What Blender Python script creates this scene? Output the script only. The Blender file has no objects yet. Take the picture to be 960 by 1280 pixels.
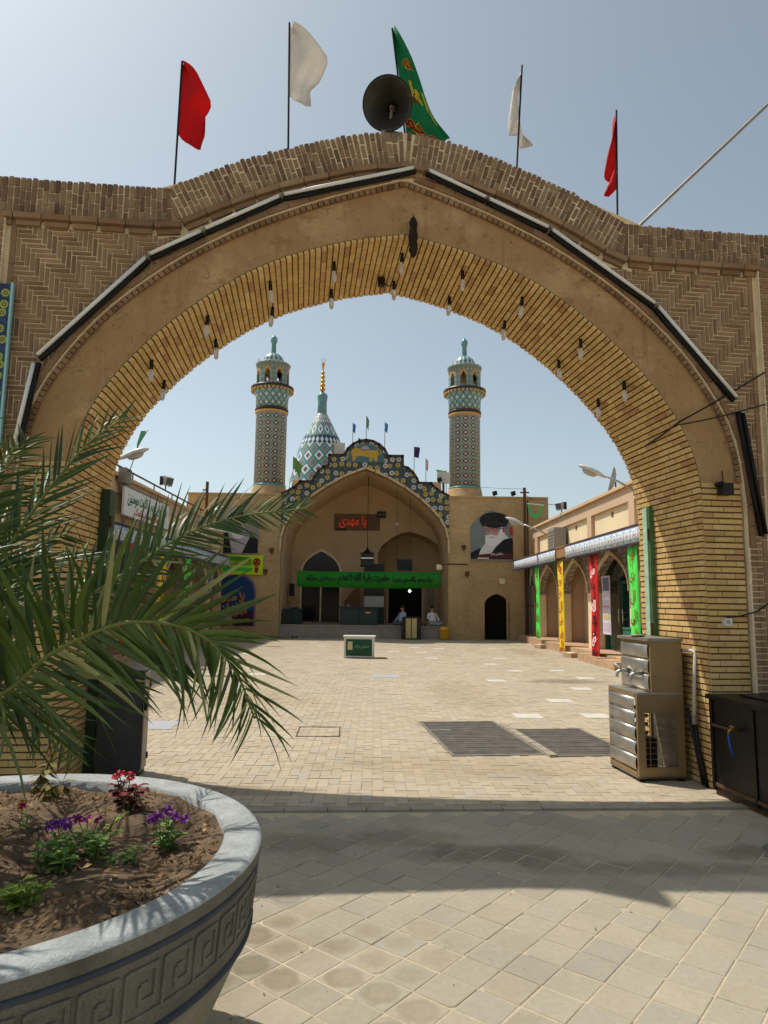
import bpy, math, random
import numpy as np
from mathutils import Vector, Matrix
random.seed(7); rng = np.random.default_rng(7)
SC = bpy.context.scene
COL = SC.collection
PI = math.pi
R = math.radians

# ------------------------------------------------------------------ camera
CAM_H = 1.65
def make_camera():
    F, pitch, roll, yaw = 871.0, math.atan(112/871.0), 0.012, math.atan(10/878.0)
    f = Vector((math.sin(yaw)*math.cos(pitch), math.cos(yaw)*math.cos(pitch), math.sin(pitch)))
    r = Vector((math.cos(yaw), -math.sin(yaw), 0)); u = r.cross(f)
    r2 = math.cos(roll)*r + math.sin(roll)*u
    u2 = math.cos(roll)*u - math.sin(roll)*r
    cd = bpy.data.cameras.new('camera'); co = bpy.data.objects.new('camera', cd); COL.objects.link(co)
    cd.sensor_fit = 'VERTICAL'; cd.sensor_height = 36.0; cd.lens = 36.0*F/1280.0
    cd.clip_start = 0.05; cd.clip_end = 3000
    m = Matrix((r2, u2, -f)).transposed().to_4x4(); m.translation = (0, 0, CAM_H)
    co.matrix_world = m
    SC.camera = co
make_camera()

# ------------------------------------------------------------------ sky, sun, exposure
SUN_DIR = Vector((0.52, -0.30, -1.0)).normalized()          # direction the light travels
W = bpy.data.worlds.new('World'); SC.world = W; W.use_nodes = True
wn = W.node_tree.nodes; bg = wn['Background']
sky = wn.new('ShaderNodeTexSky'); sky.sky_type = 'NISHITA'; sky.sun_disc = False
sky.sun_elevation = math.asin(-SUN_DIR.z)
sky.sun_rotation = math.atan2(-SUN_DIR.x, -SUN_DIR.y)
sky.altitude = 900; sky.air_density = 1.0; sky.dust_density = 3.6; sky.ozone_density = 1.0
hs = wn.new('ShaderNodeHueSaturation'); hs.inputs['Saturation'].default_value = 0.58
W.node_tree.links.new(sky.outputs[0], hs.inputs['Color']); hm = wn.new('ShaderNodeMix'); hm.data_type = 'RGBA'; hm.blend_type = 'MULTIPLY'; hm.inputs[0].default_value = 1; hm.inputs[7].default_value = (1.0, 1.065, 1.0, 1)
W.node_tree.links.new(hs.outputs[0], hm.inputs[6]); W.node_tree.links.new(hm.outputs[2], bg.inputs[0]); bg.inputs[1].default_value = 0.132
sd = bpy.data.lights.new('sun', 'SUN'); so = bpy.data.objects.new('sun', sd); COL.objects.link(so)
sd.energy = 4.0; sd.angle = R(0.55); sd.color = (1.0, 0.945, 0.86)
so.rotation_euler = SUN_DIR.to_track_quat('-Z', 'Y').to_euler(); so.location = (-8, 6, 20)
SC.view_settings.view_transform = 'Standard'; SC.view_settings.look = 'None'
SC.view_settings.exposure = 0.04; SC.view_settings.gamma = 1.0
SC.cycles.max_bounces = 6; SC.cycles.diffuse_bounces = 4

# ------------------------------------------------------------------ helpers
def tag(o, label=None, cat=None, group=None, kind=None):
    if label: o['label'] = label
    if cat: o['category'] = cat
    if group: o['group'] = group
    if kind: o['kind'] = kind
    return o
def thing(name, label, cat, loc=(0, 0, 0), rz=0.0, group=None):
    o = bpy.data.objects.new(name, None); COL.objects.link(o)
    o.empty_display_size = 0.1; o.location = loc; o.rotation_euler = (0, 0, rz)
    return tag(o, label, cat, group)
def link(name, me, parent=None, loc=None, rot=None):
    o = bpy.data.objects.new(name, me); COL.objects.link(o)
    if parent: o.parent = parent
    if loc is not None: o.location = loc
    if rot is not None: o.rotation_euler = rot
    return o

class MB:
    """collects polygons, builds one mesh object"""
    def __init__(s): s.v = []; s.f = []; s.pv = []; s.mi = []
    def add(s, vs, fs, pv=None, mi=0):
        n = len(s.v); s.v.extend([tuple(map(float, p)) for p in vs])
        if pv is None: pv = random.random()
        for f in fs: s.f.append([i+n for i in f]); s.pv.append(pv); s.mi.append(mi)
        return s
    def box(s, x0, x1, y0, y1, z0, z1, pv=None, mi=0):
        return s.add([(x0,y0,z0),(x1,y0,z0),(x1,y1,z0),(x0,y1,z0),(x0,y0,z1),(x1,y0,z1),(x1,y1,z1),(x0,y1,z1)],
            [(0,3,2,1),(4,5,6,7),(0,1,5,4),(1,2,6,5),(2,3,7,6),(3,0,4,7)], pv, mi)
    def obox(s, c, a, b, d, pv=None, mi=0):      # centre and three half axes
        c, a, b, d = map(Vector, (c, a, b, d))
        if a.cross(b).dot(d) < 0: d = -d
        P = [c-a-b-d, c+a-b-d, c+a+b-d, c-a+b-d, c-a-b+d, c+a-b+d, c+a+b+d, c-a+b+d]
        return s.add(P, [(0,3,2,1),(4,5,6,7),(0,1,5,4),(1,2,6,5),(2,3,7,6),(3,0,4,7)], pv, mi)
    def prism(s, pts, off, pv=None, mi=0, back=True):
        """closed 3D polygon pushed along off"""
        n = len(pts); P = [Vector(p) for p in pts]; off = Vector(off)
        nrm = Vector((0,0,0))
        for i in range(n):
            a, b = P[i], P[(i+1) % n]
            nrm += Vector(((a.y-b.y)*(a.z+b.z), (a.z-b.z)*(a.x+b.x), (a.x-b.x)*(a.y+b.y)))
        if nrm.dot(off) > 0: P = P[::-1]
        Q = [p+off for p in P]
        fs = [tuple(range(n))] + [((i+1) % n, i, n+i, n+(i+1) % n) for i in range(n)]
        if back: fs.append(tuple(range(2*n-1, n-1, -1)))
        return s.add(P+Q, fs, pv, mi)
    def tube(s, path, r, n=8, cap=True, pv=None, mi=0):
        path = [Vector(p) for p in path]; m = len(path)
        rs = r if hasattr(r, '__len__') else [r]*m
        up = Vector((0,0,1)); vs = []; prev = None
        for i, p in enumerate(path):
            t = (path[min(i+1, m-1)] - path[max(i-1, 0)]).normalized()
            if prev is None:
                a = t.cross(up)
                if a.length < 1e-3: a = t.cross(Vector((1,0,0)))
            else: a = prev - t*prev.dot(t)
            a.normalize(); b = t.cross(a); prev = a
            for k in range(n):
                an = 2*PI*k/n; vs.append(p + (a*math.cos(an)+b*math.sin(an))*rs[i])
        fs = [(i*n+k, i*n+(k+1) % n, (i+1)*n+(k+1) % n, (i+1)*n+k) for i in range(m-1) for k in range(n)]
        if cap: fs += [tuple(range(n-1, -1, -1)), tuple(range((m-1)*n, m*n))]
        return s.add(vs, fs, pv, mi)
    def lathe(s, prof, n=24, c=(0,0,0), M=None, pv=None, mi=0, cap=True):
        """profile (r, z) about z; M: optional 3x3 rotation"""
        c = Vector(c); vs = []
        for r, z in prof:
            for k in range(n):
                a = 2*PI*k/n; p = Vector((r*math.cos(a), r*math.sin(a), z))
                vs.append((M @ p if M else p) + c)
        m = len(prof)
        fs = [(i*n+k, i*n+(k+1) % n, (i+1)*n+(k+1) % n, (i+1)*n+k) for i in range(m-1) for k in range(n)]
        if cap: fs += [tuple(range(n-1, -1, -1)), tuple(range((m-1)*n, m*n))]
        return s.add(vs, fs, pv, mi)
    def quad(s, a, b, c, d, pv=None, mi=0): return s.add([a,b,c,d], [(0,1,2,3)], pv, mi)
    def mesh(s, name, mat, smooth=False):
        me = bpy.data.meshes.new(name); me.from_pydata(s.v, [], s.f)
        at = me.attributes.new('pv', 'FLOAT', 'FACE'); at.data.foreach_set('value', np.array(s.pv, 'f'))
        mats = mat if isinstance(mat, (list, tuple)) else [mat]
        for m in mats: me.materials.append(m)
        if len(mats) > 1: me.polygons.foreach_set('material_index', np.array(s.mi, 'i'))
        if smooth: me.polygons.foreach_set('use_smooth', np.ones(len(s.f), bool))
        me.update(); return me
    def build(s, name, mat, parent=None, smooth=False, loc=None):
        return link(name, s.mesh(name, mat, smooth), parent, loc)

def smooth_by_angle(o, deg=40):
    me = o.data
    me.polygons.foreach_set('use_smooth', np.ones(len(me.polygons), bool))
    try: me.set_sharp_from_angle(angle=R(deg))
    except Exception: pass
    return o

# ------------------------------------------------------------------ node helpers and materials
def lin(c):
    return tuple(((x/255.0)/12.92 if x/255.0 <= 0.04045 else ((x/255.0+0.055)/1.055)**2.4) for x in c)
class E:
    """tiny expression wrapper over math nodes"""
    def __init__(s, nt, sock): s.nt, s.k = nt, sock
    def _op(s, op, o=None, o2=None):
        n = s.nt.nodes.new('ShaderNodeMath'); n.operation = op
        s.nt.links.new(s.k, n.inputs[0])
        for i, x in ((1, o), (2, o2)):
            if x is None: continue
            if isinstance(x, E): s.nt.links.new(x.k, n.inputs[i])
            else: n.inputs[i].default_value = x
        return E(s.nt, n.outputs[0])
    def __add__(s, o): return s._op('ADD', o)
    def __sub__(s, o): return s._op('SUBTRACT', o)
    def __mul__(s, o): return s._op('MULTIPLY', o)
    def __truediv__(s, o): return s._op('DIVIDE', o)
    def lt(s, o): return s._op('LESS_THAN', o)
    def gt(s, o): return s._op('GREATER_THAN', o)
    def fr(s): return s._op('FRACT')
    def fl(s): return s._op('FLOOR')
    def ab(s): return s._op('ABSOLUTE')
    def sin(s): return s._op('SINE')
    def mn(s, o): return s._op('MINIMUM', o)
    def mx(s, o): return s._op('MAXIMUM', o)
    def atan2(s, o): return s._op('ARCTAN2', o)
    def cell(s): return (s.fr() - 0.5).ab()
def new_mat(name):
    m = bpy.data.materials.new(name); m.use_nodes = True
    nt = m.node_tree; return m, nt, nt.nodes['Principled BSDF']
def mixc(nt, fac, a, b):
    n = nt.nodes.new('ShaderNodeMix'); n.data_type = 'RGBA'
    if isinstance(fac, E): nt.links.new(fac.k, n.inputs[0])
    else: n.inputs[0].default_value = fac
    for i, x in ((6, a), (7, b)):
        if isinstance(x, tuple): n.inputs[i].default_value = (*x[:3], 1)
        else: nt.links.new(x, n.inputs[i])
    return n.outputs[2]
def mulc(nt, a, val):
    n = nt.nodes.new('ShaderNodeMix'); n.data_type = 'RGBA'; n.blend_type = 'MULTIPLY'; n.inputs[0].default_value = 1
    nt.links.new(a, n.inputs[6]); nt.links.new(val, n.inputs[7]); return n.outputs[2]
def noise(nt, vec, scale, detail=4, rough=0.55):
    n = nt.nodes.new('ShaderNodeTexNoise'); n.inputs['Scale'].default_value = scale
    n.inputs['Detail'].default_value = detail; n.inputs['Roughness'].default_value = rough
    nt.links.new(vec, n.inputs['Vector']); return n.outputs[0]
def remap(nt, sock, a, b, c, d):
    n = nt.nodes.new('ShaderNodeMapRange'); nt.links.new(sock, n.inputs[0])
    for i, x in enumerate((a, b, c, d)): n.inputs[i+1].default_value = x
    return n.outputs[0]
def wpos(nt): return nt.nodes.new('ShaderNodeNewGeometry').outputs['Position']
def opos(nt): return nt.nodes.new('ShaderNodeTexCoord').outputs['Object']
def xyz(nt, vec):
    n = nt.nodes.new('ShaderNodeSeparateXYZ'); nt.links.new(vec, n.inputs[0])
    return [E(nt, o) for o in n.outputs]
def rgb(nt, c):
    n = nt.nodes.new('ShaderNodeRGB'); n.outputs[0].default_value = (*c, 1); return n.outputs[0]
def weather(nt, col, var=0.2, s1=2.0, s2=25.0):
    p = wpos(nt)
    a = remap(nt, noise(nt, p, s1, 5, .6), .3, .7, 1-var, 1+var*.6)
    b = remap(nt, noise(nt, p, s2, 3, .6), .3, .7, 1-var*.5, 1+var*.35)
    return mulc(nt, mulc(nt, col, a), b)
def add_bump(nt, bs, strength, scale, dist=0.01):
    if strength <= 0: return
    b = nt.nodes.new('ShaderNodeBump'); b.inputs['Strength'].default_value = strength; b.inputs['Distance'].default_value = dist
    nt.links.new(noise(nt, wpos(nt), scale, 5, .65), b.inputs['Height']); nt.links.new(b.outputs[0], bs.inputs['Normal'])
def mat(name, c, rough=0.85, var=0.15, s1=2.0, s2=25.0, bump=0.0, bscale=60, metal=0.0, pv=None, spec=0.35, emis=None):
    """c: sRGB 0-255 albedo, or a list of them picked per piece"""
    m, nt, bs = new_mat(name)
    if isinstance(c, list):
        at = nt.nodes.new('ShaderNodeAttribute'); at.attribute_name = 'pv'
        rp = nt.nodes.new('ShaderNodeValToRGB'); rp.color_ramp.interpolation = 'LINEAR'
        el = rp.color_ramp.elements
        while len(el) < len(c): el.new(0.5)
        for i, x in enumerate(c): el[i].position = i/(len(c)-1); el[i].color = (*lin(x), 1)
        nt.links.new(at.outputs['Fac'], rp.inputs[0]); col = rp.outputs[0]
    else: col = rgb(nt, lin(c))
    if var > 0: col = weather(nt, col, var, s1, s2)
    nt.links.new(col, bs.inputs['Base Color'])
    bs.inputs['Roughness'].default_value = rough; bs.inputs['Metallic'].default_value = metal
    bs.inputs['Specular IOR Level'].default_value = spec
    add_bump(nt, bs, bump, bscale)
    if emis:
        bs.inputs['Emission Color'].default_value = (*lin(c), 1); bs.inputs['Emission Strength'].default_value = emis
    return m

M = {}
M['mortar'] = mat('mortar', (236,217,182), .95, .22, 3, 40, .5, 120)
M['mortar_dark'] = mat('dark_mortar', (104,80,54), .95, .25, 3, 40, .4, 120)
M['brick_brown'] = mat('brown_brick', [(126,97,72),(144,113,84),(155,124,94),(136,105,78),(150,120,92),(162,133,102)], .92, .22, 5, 60, .5, 140)
M['brick_para'] = mat('parapet_brick', [(104,80,62),(134,106,82),(150,123,95),(120,94,72),(156,130,100),(142,113,87)], .92, .25, 5, 60, .5, 140)
M['brick_yellow'] = mat('yellow_brick', [(198,164,104),(210,176,114),(218,186,128),(206,172,110),(200,164,104),(212,178,118),(206,170,110),(178,134,92)], .9, .16, 5, 60, .45, 140)
M['plaster_band'] = mat('tan_plaster', (166,130,88), .95, .22, 1.2, 14, .35, 60)
def plaster_mat():
    m, nt, bs = new_mat('stained_plaster'); p = wpos(nt); X, Y, Z = xyz(nt, p)
    col = rgb(nt, lin((168,134,92)))
    n1 = E(nt, noise(nt, p, 1.6, 6, .7)); col = mixc(nt, E(nt, remap(nt, n1.k, .52, .62, 0, .75)), col, lin((188,156,114)))
    n2 = E(nt, noise(nt, p, 4.5, 5, .7)); col = mixc(nt, E(nt, remap(nt, n2.k, .58, .66, 0, .6)), col, lin((138,104,66)))
    cb = nt.nodes.new('ShaderNodeCombineXYZ'); nt.links.new((X*7.0).k, cb.inputs[0]); nt.links.new((Y*7.0).k, cb.inputs[1]); nt.links.new((Z*.8).k, cb.inputs[2])
    n3 = E(nt, noise(nt, cb.outputs[0], 1.0, 5, .6)); col = mixc(nt, E(nt, remap(nt, n3.k, .56, .72, 0, .55)), col, lin((118,88,58)))
    n4 = E(nt, noise(nt, p, 2.3, 3, .5)); crack = ((n4-.5).ab()).lt(.0035); col = mixc(nt, crack*n1*.75, col, lin((104,78,52)))
    n5 = E(nt, noise(nt, p, 28, 2, .5)); col = mixc(nt, n5.gt(.73), col, lin((110,84,58)))
    nt.links.new(weather(nt, col, .12, 3, 40), bs.inputs['Base Color']); bs.inputs['Roughness'].default_value = .95
    b = nt.nodes.new('ShaderNodeBump'); b.inputs['Strength'].default_value = .5; b.inputs['Distance'].default_value = .02
    nt.links.new((n2*.6+n1*.6+n5*.1).k, b.inputs['Height']); nt.links.new(b.outputs[0], bs.inputs['Normal']); return m
M['plaster_band'] = plaster_mat()
M['white_tube'] = mat('white_tube_glass', (226,226,222), .35, .06)
M['black'] = mat('black_rubber', (24,23,22), .6, .2)
M['black_metal'] = mat('black_metal', (38,36,35), .45, .25, 6, 50, .2, 80, .6)
M['steel'] = mat('stainless_steel', (192,188,180), .42, .2, 5, 60, .15, 40, .92)
M['steel_dull'] = mat('dull_steel', (150,142,128), .5, .22, 5, 60, .2, 60, .55)
M['rust'] = mat('rusty_metal', (104,72,50), .8, .35, 8, 60, .4, 90, .2)
M['flag_red'] = mat('red_cloth', (206,22,26), .8, .1)
M['flag_white'] = mat('white_cloth', (226,222,216), .85, .08)
M['flag_green'] = mat('green_cloth', (22,134,82), .8, .15)
for k_ in ('flag_red', 'flag_white', 'flag_green'):                # thin cloth lets light through
    nt = M[k_].node_tree; bs = nt.nodes['Principled BSDF']; tr = nt.nodes.new('ShaderNodeBsdfTranslucent'); mx = nt.nodes.new('ShaderNodeMixShader'); mx.inputs[0].default_value = .42
    nt.links.new(bs.inputs['Base Color'].links[0].from_socket, tr.inputs[0]); nt.links.new(bs.outputs[0], mx.inputs[1]); nt.links.new(tr.outputs[0], mx.inputs[2])
    nt.links.new(mx.outputs[0], nt.nodes['Material Output'].inputs[0])
M['yellow_print'] = mat('yellow_print', (240,214,60), .8, .05)
M['red_print'] = mat('red_print', (186,30,24), .8, .08)
M['darkred_print'] = mat('dark_red_print', (140,28,20), .8, .08)
M['black_print'] = mat('black_print', (20,22,20), .8, .05)
M['white_print'] = mat('white_print', (236,236,232), .8, .05)
M['glass_clear'] = None
m, nt, bs = new_mat('bulb_glass'); bs.inputs['Base Color'].default_value = (.85,.85,.82,1); bs.inputs['Roughness'].default_value = .12
bs.inputs['Transmission Weight'].default_value = .55; M['bulb'] = m

# ------------------------------------------------------------------ curves (2D)
def catmull(c, n=10):
    c = [np.array(p, float) for p in c]; c = [2*c[0]-c[1]] + c + [2*c[-1]-c[-2]]; out = []
    for i in range(1, len(c)-2):
        p0, p1, p2, p3 = c[i-1:i+3]
        for k in range(n):
            t = k/n
            out.append(.5*((2*p1)+(-p0+p2)*t+(2*p0-5*p1+4*p2-p3)*t*t+(-p0+3*p1-3*p2+p3)*t**3))
    out.append(c[-2]); return np.array(out)
class Curve:
    def __init__(s, half):
        h = np.array(half); l = h[::-1].copy(); l[:, 0] *= -1
        s.p = np.vstack([l[:-1], h]); d = np.diff(s.p, axis=0); s.s = np.r_[0, np.cumsum(np.hypot(d[:,0], d[:,1]))]
        s.len = s.s[-1]
    def pos(s, a): return np.array([np.interp(a, s.s, s.p[:,0]), np.interp(a, s.s, s.p[:,1])])
    def at(s, a, e=0.03):
        p = s.pos(a); t = s.pos(min(a+e, s.len)) - s.pos(max(a-e, 0)); t /= np.hypot(*t)
        return p, t, np.array([-t[1], t[0]])
    def offset(s, d, step=0.05):
        n = int(s.len/step); out = []
        for a in np.linspace(0, s.len, n):
            p, t, nn = s.at(a); out.append(p+nn*d)
        return np.array(out)
    def nearest(s, q):
        i = int(np.argmin(((s.p-q)**2).sum(1))); return s.at(s.s[i])
# ================================================================== THE GATE
GA = R(6.0); GC = (0.2315, 6.1556, 0.0); GT = 1.3
gate = thing('brick_gateway', 'brown brick gateway with a wide pointed arch, plaster band and wavy soldier-course parapet', 'gateway', GC, GA)
GM = Matrix.Translation(GC) @ Matrix.Rotation(GA, 4, 'Z')
def G(v, w, z): return GM @ Vector((v, w, z))          # gate coordinates to the world
intr = Curve(np.vstack([catmull([(0,5.085),(.45,4.995),(.8,4.89),(1.15,4.755),(1.5,4.56),(1.85,4.30),(2.2,3.98),(2.5,3.63),(2.7,3.31),(2.82,2.99),(2.87,2.65)]), [(2.875,2.3),(2.875,1.2),(2.875,0)]]))
outr = Curve(np.vstack([catmull([(0,5.63),(.5,5.465),(1.0,5.27),(1.5,5.03),(2.0,4.72),(2.4,4.40),(2.7,4.10),(2.95,3.77),(3.15,3.42),(3.25,3.08),(3.3,2.6)]), [(3.3,2.0),(3.3,0)]]))
parb = Curve(np.vstack([catmull([(0,5.775),(.4,5.71),(.8,5.59),(1.2,5.45),(1.5,5.32),(1.8,5.17),(2.1,5.01)]), [(2.4,5.0),(3.2,5.0),(4.2,5.0),(6.2,5.0)]]))
PH = 0.335
GW = 6.2
def pl(pts, w): return [(p[0], w, p[1]) for p in pts]

def arch_slab(opening, top, w0, w1, name, m):
    o = [(-GW,0),(-GW,top[0][1])] + [tuple(p) for p in top] + [(GW,top[-1][1]),(GW,0)] + [tuple(p) for p in opening[::-1]]
    return MB().prism(pl(o, w0), (0, w1-w0, 0)).build(name, m, gate)
topc = [p for p in parb.offset(0.02) if -GW < p[0] < GW]
arch_slab(intr.offset(0.010, .08), topc, 0.085, GT, 'masonry', M['mortar_dark'])
arch_slab(outr.offset(0.0, .08), topc, 0.010, 0.09, 'spandrel_wall', M['mortar'])
rear = np.array([p+n*.19 for p, t, n in (intr.at(a_) for a_ in np.linspace(0, intr.len, 120))])
arch_slab(rear, topc, GT+.002, GT+.28, 'rear_masonry', M['brick_brown'])
# plaster band
i0 = [p for p in intr.offset(.03) if p[1] > 2.8]; o0 = [p for p in outr.offset(-.002) if p[1] > 2.8]
ring = [( -2.90, 2.8)] + [tuple(p) for p in i0] + [(2.90, 2.8), (3.285, 2.8)] + [tuple(p) for p in o0[::-1]] + [(-3.285, 2.8)]
MB().prism(pl(ring, 0.062), (0, .03, 0)).build('plaster_band', M['plaster_band'], gate)
# parapet mortar body
pb = [tuple(p) for p in parb.p]; pt = [tuple(p) for p in parb.offset(PH-.02, .06)]
parapet = MB().prism(pl(pb + pt[::-1], -0.018), (0, .40, 0)).build('parapet', M['mortar'], gate)

# ---- bricks -------------------------------------------------------
class Bricks:
    """bricks in gate coordinates: some single objects, the rest one joined part"""
    cache = {}
    def __init__(s, m): s.m = m; s.mb = MB(); s.n = 0
    def rect(s, c, ex, ez, L, H, w0, dep, single=None, pv=None):
        """centre c (v,z), unit axes ex/ez in the wall plane, front at w0"""
        pv = random.random() if pv is None else pv
        ex3 = Vector((ex[0], 0, ex[1])); ez3 = Vector((ez[0], 0, ez[1])); c3 = Vector((c[0], w0+dep/2, c[1]))
        s.put(c3, ex3, ez3, Vector((0,1,0)), L, H, dep, single, pv)
    def put(s, c3, ax, ay, az, L, H, D, single=None, pv=None):
        pv = random.random() if pv is None else pv
        if single is None:
            s.mb.obox(c3, ax*L/2, ay*H/2, az*D/2, pv)
        else:
            q = int(pv*8)/8+.06; key = (s.m.name, round(L*40), round(H*100), round(D*50), q)
            me = Bricks.cache.get(key)
            if me is None:
                b = .003; mb = MB()
                l, h, d = L/2, H/2, D/2
                P = [(-l,-h,-d+b),(l,-h,-d+b),(l,h,-d+b),(-l,h,-d+b),(-l,-h,d),(l,-h,d),(l,h,d),(-l,h,d),(-l+b,-h+b,-d),(l-b,-h+b,-d),(l-b,h-b,-d),(-l+b,h-b,-d)]
                mb.add(P, [(8,11,10,9),(4,5,6,7),(0,1,5,4),(1,2,6,5),(2,3,7,6),(3,0,4,7),(8,9,1,0),(9,10,2,1),(10,11,3,2),(11,8,0,3)], q)
                me = mb.mesh('brick', s.m); Bricks.cache[key] = me
            o = link('brick', me, single)
            mt = Matrix((ax, ay, az)).transposed()
            if mt.determinant() < 0: mt = Matrix((-ax, ay, az)).transposed()
            mm = mt.to_4x4(); mm.translation = c3; o.matrix_local = mm
        s.n += 1
    def done(s, name, parent): return tag(s.mb.build(name, s.m, parent), kind='stuff')

# soldier course of the parapet
B = Bricks(M['brick_para']); a = 0.0; k = 0; pitch = .049; singles = 0
while a < parb.len:
    p, t, n = parb.at(a, .06)
    if abs(p[0]) < 6.19:
        sp = [(.132,.104,.084),(.084,.148,.088),(.110,.086,.124),(.070,.140,.110)][(k*3+k//7) % 4]
        z = .004; j = random.uniform(-.004, .004)
        for q, L in enumerate(sp):
            zz = z + L/2
            ex = t; c = p + n*zz + t*random.uniform(-.002,.002)
            ang = random.gauss(0, .012); ez = n*math.cos(ang)+t*math.sin(ang); ex = t*math.cos(ang)-n*math.sin(ang)
            extra = random.uniform(-.004, .010) if q == 2 else 0
            B.rect(c+n*extra/2, ez, ex, L-.010+extra, .0365+random.uniform(-.002,.003), -.030+j+random.uniform(-.003,.003), .10, parapet if abs(p[0]) < 2.2 else None)
            z += L + .002
    a += pitch; k += 1
B.done('hidden_course', parapet)
# moulded course below the parapet, ring course round the arch, dentils
B = Bricks(M['brick_brown']); a = 0
while a < parb.len:
    p, t, n = parb.at(a, .08)
    if abs(p[0]) < 6.1:
        B.rect(p-n*.032, t, n, .23, .050, -.060+random.uniform(-.003,.003), .12)
        B.rect(p-n*.086, t, n, .20, .046, -.022+random.uniform(-.002,.002), .08)
    a += .238
a = 0
while a < outr.len:
    p, t, n = outr.at(a)
    if p[1] > 2.2: B.rect(p+n*.036, t, n, .195, .052, -.016+random.uniform(-.003,.003), .10)
    a += .205
a = 0
while a < outr.len:
    p, t, n = outr.at(a)
    if p[1] > 2.8: B.rect(p-n*.020, t, n, .046, .05, .024+random.uniform(-.004,.004), .06)
    a += .058
# herringbone spandrels
def clip(poly, p, n):
    out = []
    for i in range(len(poly)):
        a, b = poly[i], poly[(i+1) % len(poly)]; da, db = (a-p) @ n, (b-p) @ n
        if da >= 0: out.append(a)
        if (da >= 0) != (db >= 0): out.append(a + (b-a)*(da/(da-db)))
    return out
L_, W_ = .172, .043; jn = .0125
for side in (1, -1):
    for kx in range(-25, 90):
        for mx in range(-10, 14):
            for kind in (0, 1):
                x = kx*W_ + 2*L_*mx; z = 2.2 + kx*W_
                r = (x, z, x+L_, z+W_) if kind == 0 else (x+L_, z+W_-L_, x+L_+W_, z+W_)
                if r[2] < .9 or r[0] > 3.47 or r[3] < 2.6 or r[1] > 4.95: continue
                r = (r[0]+jn/2, r[1]+jn/2, r[2]-jn/2, r[3]-jn/2)
                po = [np.array(q) for q in ((r[0],r[1]),(r[2],r[1]),(r[2],r[3]),(r[0],r[3]))]
                cen = sum(po)/4
                p, t, n = outr.nearest(cen)
                po = clip(po, p+n*.072, n)
                if len(po) < 3: continue
                cen = sum(po)/len(po)
                p, t, n = parb.nearest(cen); po = clip(po, p-n*.115, -n)
                for pp, nn in (((3.43,0),(-1,0)),((0,2.75),(0,1)),((0,4.885),(0,-1))):
                    if len(po) >= 3: po = clip(po, np.array(pp, float), np.array(nn, float))
                if len(po) < 3: continue
                ar = abs(sum(po[i][0]*po[(i+1)%len(po)][1]-po[(i+1)%len(po)][0]*po[i][1] for i in range(len(po))))/2
                if ar < 2e-4: continue
                w0 = random.uniform(-.004, .003)
                B.mb.prism([(side*q[0], w0, q[1]) for q in po], (0, .05, 0), back=False)
# upright border bricks and stacked headers beside the piers
for side in (1, -1):
    z = 0.02
    while z < 4.85:
        B.rect((side*3.462, z+.10), (0,1), (1,0), .195, .046, -.004, .05); z += .205
    z = 0.02
    while z < 2.73:
        for v in (3.345, 3.402):
            B.rect((side*v, z+.026), (1,0), (0,1), .050, .046, random.uniform(-.003,.003), .05)
        z += .057
    z = 0.02; k = 0
    while z < 4.95:
        x = 3.53 - (.1 if k % 2 else 0)
        while x < 6.0:
            x0 = max(x, 3.53)
            B.rect((side*(x0+x+.2)/2, z+.026), (1,0), (0,1), x+.2-x0-.008, .046, -.055+random.uniform(-.003,.003), .09)
            x += .208
        z += .057; k += 1
B.done('brickwork', gate)
for side in (1, -1):
    MB().box(min(side*3.522, side*GW), max(side*3.522, side*GW), -.042, .02, 0, 4.94).build('outer_wall', M['mortar'], gate)
# piers: yellow brick faces with dark joints
pier = {}
for side in (1, -1):
    pr = MB().box(min(side*2.89, side*3.29), max(side*2.89, side*3.29), .070, .10, 0, 2.80).build('pier', M['mortar_dark'], gate); pier[side] = pr
    B = Bricks(M['brick_yellow']); z = 0.0; k = 0
    while z < 2.78:
        cuts = {0: (.0, .21, .40), 1: (0, .105, .315, .40), 2: (0, .16, .40), 3: (0, .09, .3, .40)}[(k*7) % 4]
        for x0, x1 in zip(cuts[:-1], cuts[1:]):
            c = (side*(2.885+(x0+x1)/2), z+.0285)
            B.rect(c, (1,0), (0,1), x1-x0-.005, .044+random.uniform(-.002,.002), .052+random.uniform(-.003,.003), .04, pr if side == 1 and z > .75 else None)
        z += .0575; k += 1
    B.done('brick_courses', pr)
# soffit and jambs
B = Bricks(M['brick_yellow']); a = 0; k = 0
while a < intr.len:
    p, t, n = intr.at(a)
    x = .058 - [0, .1, .05, .14][k % 4]*1.0
    while x < GT:
        x0, x1 = max(x, .058), min(x+.2, GT)
        if x1-x0 > .03:
            c3 = Vector((p[0]+n[0]*(.008+random.uniform(-.002,.002)), (x0+x1)/2, p[1]+n[1]*(.008)))
            B.put(c3, Vector((0,1,0)), Vector((t[0],0,t[1])), Vector((n[0],0,n[1])), x1-x0-.004, .0435, .03)
        x += .206
    a += .0575; k += 1
B.done('soffit_brickwork', gate)

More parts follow.
